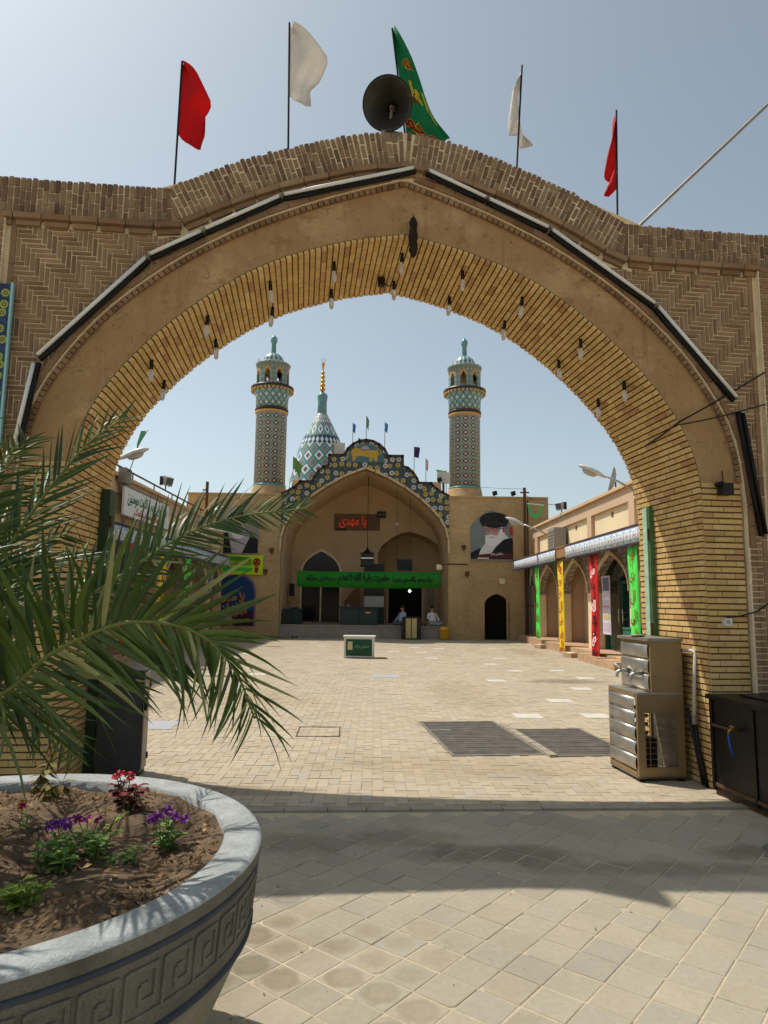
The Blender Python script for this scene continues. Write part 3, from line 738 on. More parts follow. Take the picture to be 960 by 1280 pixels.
# grates
M['grate'] = mat('grate_steel', (122,115,106), .6, .35, 6, 50, .3, 80, .15); M['pit'] = mat('pit_dark', (58,53,47), .9)
for gi, ((cx, cy), sx, sy) in enumerate(grates):
    t = thing('floor_grate', ['larger steel bar grate in the courtyard floor, left of the pair','smaller steel bar grate in the courtyard floor, nearer the water cooler'][gi], 'grate', (cx, cy, 0), GA, 'floor grates')
    MB().box(-sx/2, sx/2, -sy/2, sy/2, -.045, -.035).build('pit', M['pit'], t)
    for a in ((-sx/2,-sx/2+.035,-sy/2,sy/2),(sx/2-.035,sx/2,-sy/2,sy/2),(-sx/2+.035,sx/2-.035,-sy/2,-sy/2+.03),(-sx/2+.035,sx/2-.035,sy/2-.03,sy/2)):
        MB().box(a[0],a[1],a[2],a[3],-.04,.008).build('frame', M['steel_dull'], t)
    mb = MB(); y = -sy/2+.045
    while y < sy/2-.04: mb.box(-sx/2+.036, sx/2-.036, y, y+.018, -.03, .004+random.uniform(-.002,.002)); y += .0345
    tag(mb.build('bars', M['grate'], t), kind='stuff')
    if gi == 0: MB().box(-.50,-.22,.40,.47,.0,.010).build('plate', M['steel'], t)
for i in range(9):
    o = MB().obox((0,0,.008), (.045,0,0), (0,.10,0), (0,0,.02)).build('kerb_stone', M['kerb'], court)
    v = Vector((cx-.5-.045, cy-.8+i*.2, 0)); o.location = (1.84-math.sin(GA)*(i*.22-1.0), 8.9+i*.22-1.0, 0); o.rotation_euler = (0,0,GA+random.gauss(0,.03))

lt = MB()
for _ in range(420):
    x, y = random.uniform(-2.5, 4.5), random.uniform(2.8, 9.5)
    if random.random() < .35: y = 5.83 + random.gauss(0,.06)+.05*x
    L = random.uniform(.003,.012); a = random.random()*PI; u = Vector((math.cos(a)*L, math.sin(a)*L, 0)); v = Vector((-u.y, u.x, 0))*random.uniform(.2,.7); c = Vector((x, y, .0045))
    lt.add([c-u, c+v+Vector((0,0,random.uniform(0,.005))), c+u, c-v], [(0,1,2,3)])
tag(lt.build('ground_litter', mat('dry_grit', [(120,100,74),(84,70,54),(150,134,104)], .95, .2)), 'dry grit and leaf bits scattered over the paving', 'litter', kind='stuff')
# ================================================================== SHRINE FRONT AT THE FAR END
FY = 31.6; IX = -.5
def brick_wall_mat(name, c1, c2, mort, axis='x', bwid=.21, bh=.062):
    m, nt, bs = new_mat(name); X, Y, Z = xyz(nt, wpos(nt)); cb = nt.nodes.new('ShaderNodeCombineXYZ')
    nt.links.new((X if axis == 'x' else Y).k, cb.inputs[0]); nt.links.new(Z.k, cb.inputs[1])
    b = nt.nodes.new('ShaderNodeTexBrick'); nt.links.new(cb.outputs[0], b.inputs['Vector'])
    b.inputs['Color1'].default_value = (*lin(c1),1); b.inputs['Color2'].default_value = (*lin(c2),1); b.inputs['Mortar'].default_value = (*lin(mort),1)
    b.inputs['Scale'].default_value = 1; b.inputs['Brick Width'].default_value = bwid; b.inputs['Row Height'].default_value = bh; b.inputs['Mortar Size'].default_value = .006
    col = weather(nt, b.outputs[0], .16, .8, 9); nt.links.new(col, bs.inputs['Base Color']); bs.inputs['Roughness'].default_value = .9
    bp = nt.nodes.new('ShaderNodeBump'); bp.invert = True; bp.inputs['Strength'].default_value = .5; bp.inputs['Distance'].default_value = .008
    nt.links.new(b.outputs['Fac'], bp.inputs['Height']); nt.links.new(bp.outputs[0], bs.inputs['Normal']); return m
M['far_brick'] = brick_wall_mat('pale_far_brick', (196,166,118), (184,152,106), (170,146,110))
M['far_brick_y'] = brick_wall_mat('pale_far_brick_side', (196,166,118), (184,152,106), (170,146,110), 'y')
M['tan_plaster'] = mat('tan_wall_plaster', (206,176,136), .92, .14, .7, 8, .15, 30)
M['cream'] = mat('cream_plaster', (232,214,176), .9, .1, .8, 10, .1, 30)
M['pink_tan'] = mat('rosy_tan_plaster', (200,172,142), .92, .1, .6, 8, .1, 30)
M['tile_spandrel'] = floral('floral_spandrel_tile', (40,48,56), (188,156,58), (190,190,182), 3.1, (70,88,70))
M['dark_trim'] = mat('dark_tile_trim', (62,44,40), .4, .15)
M['dark_green'] = mat('dark_green_paint', (24,44,42), .45, .2, 3, 20)
M['dark_door'] = mat('dark_door_glass', (20,20,24), .18, .1)
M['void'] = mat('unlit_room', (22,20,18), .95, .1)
M['grey_marble'] = mat('grey_marble', (156,146,134), .5, .15, 2, 12)
M['wood'] = mat('brown_wood', (120,84,54), .6, .2, 3, 30)

def pointed(half, spring, apex, n=10, cx=0.0):
    """points from right spring over the apex to left spring"""
    r = [(half*(1-t**2.1), spring+(apex-spring)*(t*(1.28-.28*t))) for t in np.linspace(0, 1, n)]
    r[-1] = (0.0, apex)
    return [(cx+x, z) for x, z in r] + [(cx-x, z) for x, z in r[::-1][1:]]
def xz(pts, y): return [(p[0], y, p[1]) for p in pts]

shrine = thing('shrine_front', 'tan brick shrine front with a deep arched porch and flat wings across the courtyard', 'building', (0, FY, 0))
# local coordinates: y = 0 at the wing fronts
half, ap = 3.78, 7.70
archp = [(IX+x, z) for x, z in [(3.78,3.9),(3.76,4.5),(3.62,5.0),(3.38,5.45),(2.96,5.9),(2.5,6.33),(1.8,6.83),(1.0,7.29),(.4,7.55),(0,7.70)]]
archp = archp + [(2*IX-x, z) for x, z in archp[::-1][1:]]
# wings
def wing(x0, x1, top, opening, name):
    o = [(x0,0),(x0,top),(x1,top),(x1,0)] + opening
    return MB().prism(xz(o, 0), (0,.5,0)).build(name, M['far_brick'], shrine)
dop = [(6.06,0)] + pointed(.56, 1.55, 2.07, 8, 5.5) + [(4.94,0)]
wing(3.30, 7.0, 6.42, dop, 'right_wing')
MB().box(7.0, 7.9, .003, .6, 0, 6.40).build('side_wall', M['far_brick'], shrine)
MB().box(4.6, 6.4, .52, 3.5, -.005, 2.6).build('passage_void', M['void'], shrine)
wing(-8.6, -4.30, 6.42, [(-6.2,0),(-6.2,.001),(-6.3,.001),(-6.3,0)], 'left_wing')
for x0, x1 in ((3.32,7.9),(-8.62,-4.28)): MB().box(x0, x1, -.05, .5, 6.422, 6.50).build('coping', M['far_brick'], shrine)
# blind arch round the door and over it
bl_ = pointed(.98, 1.85, 2.86, 9, 5.02); bi = pointed(.90, 1.85, 2.76, 9, 5.02)
MB().prism(xz([(6.0,.0)]+bl_+[(4.04,0),(4.12,0)]+bi[::-1]+[(5.92,0)], -.035), (0,.033,0)).build('blind_arch', M['far_brick'], shrine)
# plinth line and string course
for x0, x1 in ((3.32,6.95),(-8.5,-4.32)): MB().box(x0, x1, -.03, .0, 3.42, 3.48).build('string_course', M['far_brick'], shrine)
MB().box(5.62,5.86,-.03,0,2.5,2.75).build('lamp_plate', M['cream'], shrine)
# porch: soffit, sides, back wall
dep = 4.4
mb = MB(); fr = [(IX+half,.0)]+archp+[(IX-half,0)]
for a, b in zip(fr, fr[1:]): mb.quad((a[0],.02,a[1]), (b[0],.02,b[1]), (b[0],dep,b[1]), (a[0],dep,a[1]))
mb.build('porch_vault', M['tan_plaster'], shrine)
# front arch wall (behind the tiles)
prof = [(0,9.08),(.32,9.03),(.62,8.88),(.88,8.64),(1.02,8.36),(1.14,8.345),(1.72,8.345),(1.73,7.86),(1.95,7.80),(2.2,7.58),(2.38,7.30),(2.46,7.10),(3.02,7.10),(3.10,6.98),(3.3,6.82),(3.55,6.66),(3.83,6.52)]
prof = [(IX+x, z) for x, z in prof]; prL = [(2*IX-x, z) for x, z in prof]
outp = prL[::-1][:-1] + prof
o = [(IX-3.84,3.9)] + outp + [(IX+3.84,3.9)] + archp
MB().prism(xz(o, -.02), (0,.5,0)).build('arch_wall', M['far_brick'], shrine)
MB().prism(xz([(IX-3.83,4.3)] + [(x*.999, z-.005) for x, z in outp] + [(IX+3.83,4.3)] + [p for p in archp if p[1] > 4.4], -.06), (0,.035,0)).build('tile_spandrel', M['tile_spandrel'], shrine)
mb = MB()
for a, b in zip(outp, outp[1:]):
    d = Vector((b[0]-a[0], 0, b[1]-a[1])); L = d.length
    if L < 1e-4: continue
    d.normalize(); n = Vector((-d.z,0,d.x)); mb.obox(Vector(((a[0]+b[0])/2, -.05, (a[1]+b[1])/2))-n*.03, d*(L/2+.03), n*.055, Vector((0,.06,0)))
mb.build('edge_trim', M['dark_trim'], shrine)
mb = MB()
for a, b in zip(archp, archp[1:]):
    d = Vector((b[0]-a[0], 0, b[1]-a[1])); L = d.length; d.normalize(); n = Vector((-d.z,0,d.x))
    mb.obox(Vector(((a[0]+b[0])/2, -.055, (a[1]+b[1])/2))-n*.05, d*(L/2+.02), n*.05, Vector((0,.03,0)))
mb.build('arch_rib', M['tan_plaster'], shrine)
# lion and sun panel in the top lobe
MB().prism(xz([(IX+x, z) for x, z in [(-.85,8.0),(.85,8.0),(.80,8.40),(.6,8.66),(.32,8.82),(0,8.88),(-.32,8.82),(-.6,8.66),(-.80,8.40)]], -.075), (0,.02,0)).build('emblem_field', mat('teal_tile', (70,110,120), .4, .2, 4, 20), shrine)
lion = [(-.62,8.06),(-.50,8.06),(-.46,8.26),(-.12,8.28),(.18,8.22),(.14,8.05),(.26,8.05),(.34,8.24),(.42,8.05),(.54,8.05),(.52,8.30),(.60,8.44),(.52,8.56),(.2,8.56),(-.2,8.54),(-.34,8.66),(-.52,8.68),(-.66,8.56),(-.68,8.38),(-.62,8.26)]
em = MB().prism(xz([(IX+x, z) for x, z in lion], -.09), (0,.012,0)).build('lion_emblem', mat('ochre_tile', (196,156,50), .4, .25, 6, 30), shrine)
MB().tube([Vector((IX+.56,-.085,8.34)),Vector((IX+.70,-.085,8.42)),Vector((IX+.66,-.085,8.58)),Vector((IX+.50,-.085,8.62))], .025, 6).build('tail', em.data.materials[0], em)
MB().prism(xz([(IX-.05+.2*math.cos(a), 8.60+.17*math.sin(a)) for a in np.linspace(0, PI, 12)], -.088), (0,.01,0)).build('sun_disc', mat('rose_tile', (186,150,150), .4), em)
# porch floor: raised marble step
MB().box(IX-half-.02, IX+half+.02, .10, dep, -.02, .52).build('porch_step', M['grey_marble'], shrine)
MB().box(IX-half-.02, IX+half+.02, .06, dep, .522, .58).build('step_nosing', M['grey_marble'], shrine)
# back wall with two arched recesses
ro = [(3.46,.58)] + [(x,z) for x, z in [(3.46,4.2),(3.2,4.62),(2.71,4.97),(2.2,5.16),(1.75,5.28),(1.3,5.18),(.84,4.95),(.3,4.5),(.12,4.1)]] + [(.12,.58)]
lo = [(-1.82,.58)] + pointed(.97, 3.0, 4.17, 9, -2.79) + [(-3.76,.58)]
bw_ = [(IX-half-.1,.5),(IX-half-.1,7.9),(IX+half+.1,7.9),(IX+half+.1,.5)] + ro + lo
MB().prism(xz(bw_, dep), (0,.25,0)).build('back_wall', M['tan_plaster'], shrine)
fr_ = pointed(1.06, 3.0, 4.32, 9, -2.79); fi_ = pointed(.97, 3.0, 4.17, 9, -2.79)
MB().prism(xz([(-1.73,.6)]+fr_+[(-3.85,.6),(-3.76,.6)]+fi_[::-1]+[(-1.82,.6)], dep-.05), (0,.06,0)).build('door_surround', M['cream'], shrine)
dr = MB().prism(xz([(-1.82,.59)] + fi_ + [(-3.76,.59)], dep+.12), (0,.04,0)).build('arched_door', M['dark_door'], shrine)
MB().box(-2.83,-2.75,dep+.08,dep+.12,.6,3.1).build('mullion', M['cream'], dr); MB().box(-3.7,-1.86,dep+.09,dep+.12,3.06,3.14).build('transom', M['wood'], dr)
mould = pointed(1.3, 3.3, 5.1, 9, -2.79); mi_ = pointed(1.22, 3.3, 4.98, 9, -2.79)
MB().prism(xz([(-1.49,1.6)]+mould+[(-4.09,1.6),(-4.01,1.6)]+mi_[::-1]+[(-1.57,1.6)], dep-.03), (0,.03,0)).build('wall_moulding', M['tan_plaster'], shrine)
# right recess: side walls, inner wall with doorway, small window
mb = MB()
for a, b in zip(ro, ro[1:]): mb.quad((a[0],dep+.2,a[1]), (b[0],dep+.2,b[1]), (b[0],dep+2.2,b[1]), (a[0],dep+2.2,a[1]))
mb.build('recess_vault', M['tan_plaster'], shrine)
iw = [(.1,.5),(.1,5.4),(3.5,5.4),(3.5,.5),(2.55,.5),(2.55,2.45),(.72,2.45),(.72,.5)]
MB().prism(xz(iw, dep+2.2), (0,.2,0)).build('recess_wall', M['tan_plaster'], shrine)
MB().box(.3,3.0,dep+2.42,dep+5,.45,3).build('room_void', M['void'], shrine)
for x in (.64,2.55): MB().box(x, x+.09, dep+2.14, dep+2.2, .58, 2.52).build('door_jamb', M['cream'], shrine)
MB().box(1.2,2.0,dep+2.12,dep+2.19,3.35,3.95).build('small_window', M['dark_door'], shrine)
for x0, x1 in ((.16,.62),(2.72,3.3)): MB().box(x0,x1,dep+2.13,dep+2.19,.62,1.3).build('marble_dado', M['grey_marble'], shrine); MB().box(x0+.1,x1-.1,dep+2.15,dep+2.19,1.42,2.4).build('wall_panel', M['grey_marble'], shrine)
[MB().box(a,b,dep-.06,dep,.585,1.3).build('dado', M['dark_green'], shrine) for a, b in ((IX-half+.02,-3.9),(-1.7,.08))]
# side moulding ribs of the vault
MB().box(-.35,.12,dep-.06,dep-.003,1.9,2.7).build('notice_board', M['grey_marble'], shrine)
# pipes and roof oddments
t = thing('roof_floodlight', 'pale grey floodlight box on the roof beside the right minaret', 'floodlight', (3.1, FY+.2, 7.0))
MB().box(-.3,.3,-.1,.12,.12,.62).build('housing', mat('pale_grey_metal', (196,196,188), .5), t); MB().box(-.05,.05,0,.05,-.4,.12).build('stand', M['rust'], t)
t = thing('roof_floodlight', 'pale grey floodlight box beside the tiled cone dome', 'floodlight', (-1.78, FY+.3, 8.36))
MB().box(-.28,.28,-.1,.12,.08,.6).build('housing', mat('pale_grey_metal', (196,196,188), .5), t); MB().box(-.04,.04,0,.05,-.1,.08).build('stand', M['rust'], t)
for lab, x in (('small dark spotlight on the right shoulder of the tiled arch', 2.9), ('small dark spotlight on the roof of the right wing', 5.45), ('small dark spotlight on the roof edge near the courtyard pole', 6.3)):
    t = thing('spotlight', lab, 'spotlight', (x, FY+.1, 7.10 if x < 3 else 6.5), 0, 'spotlights on the shrine roof')
    MB().obox((0,-.06,.16), (.10,0,.03), (0,.08,.03), (-.02,-.03,.08)).build('lamp', M['black_metal'], t); MB().tube([(0,0,0),(0,0,.12)], .02, 6).build('stem', M['black_metal'], t)

# ---- green cloth banner across the porch
bn = thing('cloth_banner', 'long green cloth banner with black script across the shrine porch', 'banner', (-.28, FY+.40, 2.65), R(-.3))
mb = MB(); n = 40
P = [( -3.29+6.58*i/n, .03*math.sin(i*.9), z*(1-.03*math.sin(i*.2))+.03*math.sin(i/n*PI)*-1) for i in range(n+1) for z in (-.37,.37)]
mb.add(P, [(2*i, 2*i+2, 2*i+3, 2*i+1) for i in range(n)])
M['banner_green'] = mat('banner_green', (36,128,34), .8, .1, 2, 20); o = mb.build('cloth', M['banner_green'], bn, True); o.modifiers.new('t','SOLIDIFY').thickness = .004
for s, x, wdt, sz in (('میلاد مسعود یگانه منجی بشریت', 1.98, 1.85, .30), ('حضرت بقیة الله الاعظم', -.25, 2.35, .46), ('بر منتظران مبارکباد', -2.22, 1.35, .34)):
    o = text_mesh('lettering', s, sz, M['black_print'], bn, wdt, .03); o.location = (x, -.045, .02); o.rotation_euler = (R(90),0,0)
for x, z0, x1, z1 in ((-3.29,.3,-3.5,.5),(3.29,.3,3.45,.5)): MB().tube([(x,0,z0),(x1,0.05,z1)], .01, 5).build('rope', M['black'], bn)
# small lit lamp under the banner
t = thing('porch_lamp', 'small white lit lamp under the green banner above the doorway', 'lamp', (1.62, FY+1.2, 2.16))
MB().lathe([(.01,-.06),(.05,-.04),(.065,0),(.04,.04),(.01,.05)], 12).build('globe', mat('lit_lamp', (236,255,244), .4, 0, emis=6.0), t, True); MB().tube([(0,0,.08),(0,0,5.2)], .008, 5).build('cord', M['black'], t)
# red neon script
t = thing('neon_script', 'red neon calligraphy on a dark board high on the porch back wall', 'neon sign', (-1.15, FY+dep-.06, 5.72))
MB().box(-1.0,1.35,-.02,.05,-.42,.42).build('board', mat('brown_board', (120,92,66), .7), t)
MB().box(-.95,-.35,-.03,-.005,-.44,-.34).build('switch_strip', M['black_metal'], t)
o = text_mesh('script', 'یا مهدی', .70, mat('red_neon', (232,64,44), .5, 0, emis=.22), t, 1.4, .003, .015); o.location = (-.05, -.05, .02); o.rotation_euler = (R(90),0,0)
t = thing('wall_speaker', 'small black box with two round cones high on the porch back wall', 'speaker', (.28, FY+dep-.05, 6.12))
MB().box(-.22,.22,-.12,.04,-.16,.16).build('cabinet', M['black'], t)
for x in (-.1,.1): MB().tube([(x,-.13,0),(x,-.115,0)], .085, 14).build('cone', mat('speaker_cone', (110,104,92), .7), t)
# hanging lantern
t = thing('hanging_lantern', 'dark hanging lantern with a pale rim on a long chain in the porch', 'lantern', (-.38, FY+.9, 3.25))
MB().box(-.30,.30,-.2,.2,.0,.62).build('cage', mat('lantern_dark', (36,34,34), .4), t)
for z in (.02,.30,.60): MB().box(-.33,.33,-.23,.23,z,z+.04).build('rim', M['black_metal'], t)
MB().box(-.28,.28,-.215,-.205,.36,.42).build('pale_strip', M['white_print'], t)
MB().tube([(0,0,.64),(0,0,4.25)], .018, 6).build('chain', M['black'], t); MB().lathe([(.02,.6),(.22,.66),(.10,.76),(.02,.9)], 12).build('cap', M['black_metal'], t)
t = thing('hanging_wire', 'thin wire with a small bulb hanging from the porch vault right of the lantern', 'wire', (1.0, FY+1.2, 5.35))
MB().tube([(0,0,0),(0,0,1.75)], .012, 5).build('wire', M['black'], t); MB().lathe([(.01,-.12),(.05,-.06),(.05,0),(.02,.04)], 10).build('bulb', M['bulb'], t, True); MB().tube([(0,0,-.1),(0,0,-2.0)], .01, 5).build('lower_wire', M['black'], t)
# dark green cabinets and furniture on the step
t = thing('green_cabinet', 'large dark green cabinet on the step between the porch doors', 'cabinet', (-.72, FY+.5, .58))
MB().box(-.86,.86,0,.6,-.14,.76).build('body', M['dark_green'], t); MB().box(-.90,.90,-.03,.63,.765,.82).build('top', M['dark_green'], t)
for x in (-.43,.43): MB().box(x-.38,x+.38,-.02,0,-.06,.68).build('door', mat('green_panel', (34,56,54), .4), t)
MB().box(.30,.52,-.03,-.02,.52,.60).build('plate', mat('brass', (176,146,80), .4, .1, metal=.7), t); MB().lathe([(.06,.82),(.06,.9),(.0,.94)], 10, (-.5,.2,0)).build('bowl', M['grey_marble'], t)
t = thing('green_cabinet', 'smaller dark green cabinet at the left end of the porch step', 'cabinet', (-3.75, FY+.6, .58))
MB().box(-.42,.42,0,.5,-.02,.66).build('body', M['dark_green'], t); MB().box(-.45,.45,-.03,.53,.665,.70).build('top', M['dark_green'], t); MB().box(-.02,.02,-.015,0,.03,.62).build('seam', M['black'], t)
t = thing('wall_phone', 'small black box with a yellow base on the wall left of the arched door', 'box', (-4.05, FY+2.6, 1.62))
MB().box(-.12,.12,-.2,.0,.25,.85).build('casing', M['black'], t); MB().box(-.10,.10,-.2,.0,0,.24).build('base', mat('mustard', (170,140,60), .6), t)
t = thing('wooden_rack', 'leaning dark brown wooden stand right of the arched door', 'stand', (-1.15, FY+3.0, .585))
MB().prism([(-.4,0,0),(.4,0,0),(.42,0,1.9),(.2,0,1.8),(-.35,0,1.05)], (0,.3,0)).build('panel', M['wood'], t)
t = thing('glass_case', 'white topped glass display case behind the dark green cabinet', 'display case', (-.05, FY+2.6, .585))
MB().box(-.5,.5,0,.5,.0,.8).build('base', M['dark_green'], t); MB().box(-.48,.48,.02,.48,.8,1.32).build('glass', mat('pale_case', (190,194,192), .25, .1), t); MB().box(-.5,.5,0,.5,1.33,2.9).build('back_panel', mat('charcoal_panel', (62,58,56), .6), t)
# shoe rack / striped chest and yellow bin in front of the step
t = thing('striped_chest', 'tall dark chest with two cream panels standing before the porch step', 'chest', (1.63, FY-.45, 0))
MB().box(-.42,.42,0,.35,.0,.95).build('body', mat('dark_brown', (54,44,40), .6), t)
for x in (-.14,.12): MB().box(x-.11,x+.11,-.02,0,.06,.93).build('panel', mat('cream_panel', (206,186,128), .6), t)
MB().box(-.36,.36,.05,.3,.955,1.0).build('lid', mat('dark_brown', (54,44,40), .6), t)
t = thing('yellow_bin', 'small yellow bin at the right end of the porch step', 'bin', (3.1, FY-.3, 0))
MB().lathe([(.17,0),(.20,.05),(.21,.42),(.225,.43),(.225,.50),(.20,.52)], 18).build('body', mat('yellow_plastic', (222,168,40), .5), t, True); MB().lathe([(.22,.50),(.16,.56),(.02,.58)], 18).build('lid', mat('yellow_plastic', (222,168,40), .5), t, True)
for x, y, l in ((2.2,.3,'pair of dark shoes on the step right of the striped chest'),(-.2,-.35,'pair of dark shoes on the floor left of the striped chest'),(-3.55,.03,'pair of dark shoes at the left end of the porch step')):
    t = thing('shoes', l, 'shoes', (x, FY+y-.2 if y < .2 else FY+.3, 0 if y < .2 else .58), 0, 'shoes by the porch step')
    for k in (-1,1):
        mb = MB(); mb.lathe([(.03,0),(.055,.01),(.055,.05),(.04,.08),(.01,.09)], 10); mb.v = [(v[0]*.9+.08*k, v[1]*2.2, v[2]) for v in mb.v]; mb.build('shoe', M['black'], t, True)
# seated people on the step
def seated(loc, rz, label, shirt, trousers):
    me = bpy.data.meshes.new('body')
    V = [((0,0,.13),.17),((0,-.01,.32),.15),((0,.0,.50),.16),((0,.02,.60),.07),((0,.0,.68),.06),((0,-.01,.74),.085),((0,-.015,.82),.085),
         ((.2,0,.54),.065),((.30,-.06,.34),.05),((.20,-.26,.22),.04),((.14,-.32,.20),.04),((-.2,0,.54),.065),((-.30,-.06,.34),.05),((-.20,-.26,.22),.04),((-.14,-.32,.20),.04),
         ((.15,-.10,.11),.10),((.36,-.30,.12),.08),((.02,-.42,.07),.055),((-.10,-.46,.06),.045),((-.15,-.10,.11),.10),((-.36,-.30,.12),.08),((-.02,-.36,.07),.055),((.12,-.40,.05),.045)]
    Ed = [(0,1),(1,2),(2,3),(3,4),(4,5),(5,6),(2,7),(7,8),(8,9),(9,10),(2,11),(11,12),(12,13),(13,14),(0,15),(15,16),(16,17),(17,18),(0,19),(19,20),(20,21),(21,22)]
    me.from_pydata([v for v, r in V], Ed, []); o = link('tmp', me)
    sk = o.modifiers.new('s', 'SKIN'); ss = o.modifiers.new('ss', 'SUBSURF'); ss.levels = 1
    for i, (v, r) in enumerate(V): me.skin_vertices[0].data[i].radius = (r, r)
    me.skin_vertices[0].data[0].use_root = True
    m2 = bpy.data.meshes.new_from_object(o.evaluated_get(bpy.context.evaluated_depsgraph_get())); bpy.data.objects.remove(o)
    m2.materials.clear()
    for x in (mat('skin', (186,138,108), .6, .05), mat('shirt', shirt, .9, .1), mat('trousers', trousers, .9, .1)): m2.materials.append(x)
    for p in m2.polygons:
        c = p.center; p.material_index = 0 if c.z > .62 or (c.y < -.25 and abs(c.x) < .22 and c.z > .15) else (2 if c.z < .20 else 1); p.use_smooth = True
    t = thing('person', label, 'person', loc, rz); b = link('body', m2, t)
    mb = MB(); mb.lathe([(.088,.78),(.098,.82),(.09,.88),(.05,.92),(.005,.93)], 14, (0,.012,0)); mb.build('hair', mat('dark_hair', (28,24,22), .8), t, True)
    mb = MB(); mb.obox((0,-.10,.775), (.012,0,0), (0,.022,-.006), (0,.004,.02)); mb.build('nose', b.data.materials[0], b)
    for k in (-1,1): MB().lathe([(.002,0),(.01,.004),(.002,.008)], 8, (.03*k,-.098,.80)).build('eye', M['black'], b); MB().obox((.092*k,0,.785), (.008,0,0), (0,.016,0), (0,0,.024)).build('ear', b.data.materials[0], b)
    return t
seated((2.62, FY+.55, .58), R(35), 'person in a white shirt sitting on the porch step by the right pillar', (222,216,216), (150,160,180))
seated((1.28, FY+.75, .58), R(-60), 'person in pale blue sitting half hidden behind the striped chest', (168,190,210), (90,96,110))

# ---- posters and signs on the wings
def frame_poster(name, label, x, z, pts, mats):
    t = thing(name, label, 'poster', (x, FY-.03, z)); return t
def flat(t, name, pts, layer, m, par=None):
    """flat printed shape, thin, layered outwards"""
    return MB().prism([(p[0], -.004*layer, p[1]) for p in pts], (0,.003,0)).build(name, m, par or t)
def ell(cx, cz, rx, rz_, a0=0, a1=2*PI, n=22): return [(cx+rx*math.cos(a), cz+rz_*math.sin(a)) for a in np.linspace(a0, a1, n, endpoint=(a1-a0) < 6.2)]
t = thing('portrait_poster', 'arched portrait poster of a white-bearded man in black turban and glasses on the right wing', 'poster', (5.285, FY-.02, 3.60))
arc = [(-.965,0),(.965,0),(.965,1.48),(.8,1.72),(.58,1.93),(.3,2.14),(0,2.30),(-.3,2.14),(-.58,1.93),(-.8,1.72),(-.965,1.48)]
P_ = lambda n_, c_: mat(n_, c_, .7, .06, 3, 20)
flat(t, 'print', arc, 1, P_('print_grey', (120,128,128)))
flat(t, 'cloak', [(-.965,.03),(-.96,.30),(-.55,.52),(-.30,.40),(-.05,.33),(.30,.72),(.58,.95),(.93,.98),(.96,.9),(.96,.03)], 2, P_('print_black', (26,26,30)))
flat(t, 'robe', [(-.66,.03),(-.52,.42),(-.25,.82),(.2,.98),(.62,1.16),(.78,.98),(.55,.92),(.2,.6),(-.02,.3),(-.14,.03)], 3, P_('print_offwhite', (214,212,210)))
flat(t, 'beard', [(-.30,1.12),(-.30,.80),(-.14,.62),(.12,.60),(.36,.78),(.58,1.02),(.62,1.42),(.42,1.5),(.3,1.15),(.05,1.0),(-.18,1.05)], 4, P_('print_white', (226,224,226)))
flat(t, 'face', [(-.33,1.50),(-.31,1.25),(-.24,1.05),(-.06,.98),(.14,1.02),(.32,1.2),(.40,1.5),(.1,1.66),(-.2,1.62)], 5, P_('print_skin', (186,140,128)))
flat(t, 'moustache', [(-.24,1.10),(-.05,1.15),(.16,1.12),(.22,1.0),(.0,1.04),(-.2,1.0)], 6, P_('print_white', (216,214,216)))
for cx in (-.17,.15):
    flat(t, 'glasses', ell(cx, 1.37, .13, .085), 6, P_('print_dark', (70,52,58))); flat(t, 'lens', ell(cx, 1.37, .105, .062), 7, P_('print_lens', (170,128,122)))
flat(t, 'glasses_bridge', [(-.05,1.38),(.04,1.38),(.04,1.41),(-.05,1.41)], 7, P_('print_dark', (70,52,58))); flat(t, 'temple', [(.27,1.39),(.60,1.42),(.60,1.45),(.27,1.42)], 7, P_('print_dark', (70,52,58)))
flat(t, 'nose', [(-.06,1.36),(-.10,1.18),(.02,1.17),(.02,1.36)], 8, P_('print_nose', (196,150,136))); flat(t, 'ear', ell(.55,1.34,.06,.11), 6, P_('print_ear', (180,90,90)))
flat(t, 'turban', ell(.12,1.80,.68,.36) , 8, P_('print_turban', (30,30,30))); flat(t, 'turban_fold', [(-.5,1.62),(-.2,1.72),(.2,1.74),(.7,1.60),(.66,1.5),(.2,1.62),(-.2,1.6),(-.42,1.5)], 9, P_('print_turban2', (42,42,42)))
flat(t, 'flag_corner', [(.82,1.15),(.96,1.1),(.96,1.5),(.82,1.5)], 3, P_('print_red', (190,44,50)))
flat(t, 'caption_band', [(-.85,.10),(.96,.06),(.96,.28),(.0,.28),(-.7,.2)], 9, P_('print_maroon', (90,40,40)))
o = text_mesh('caption', 'سلامتی رهبر', .16, M['white_print'], t, .55, .02, .001); o.location = (.22,-.045,.26); o.rotation_euler = (R(90),0,0)
MB().box(-1.0,1.0,-.05,.0,-.06,-.005).build('sill', M['steel_dull'], t)
t = thing('portrait_poster', 'arched portrait poster of a turbaned man half hidden by palm leaves on the left wing', 'poster', (-6.30, FY-.02, 3.72))
flat(t, 'print', [(x*1.02, z*.95) for x, z in arc], 1, P_('print_grey2', (140,132,130)))
flat(t, 'cloak', [(-.97,.03),(-.9,.7),(-.4,1.0),(-.1,.4),(.2,.2),(.6,.8),(.96,.7),(.96,.03)], 2, P_('print_black', (26,26,30)))
flat(t, 'robe', [(-.2,.03),(-.4,.95),(.1,1.1),(.6,.8),(.25,.03)], 3, P_('print_mauve', (186,170,180))); flat(t, 'beard', ell(.05,1.0,.32,.34), 4, P_('print_white', (226,224,226)))
flat(t, 'face', ell(.03,1.25,.27,.34), 5, P_('print_skin', (186,140,128))); flat(t, 'turban', ell(.03,1.62,.52,.30), 6, P_('print_turban', (30,30,30)))
for cx in (-.08,.14): flat(t, 'eye', ell(cx,1.3,.05,.02), 6, P_('print_dark', (70,52,58)))
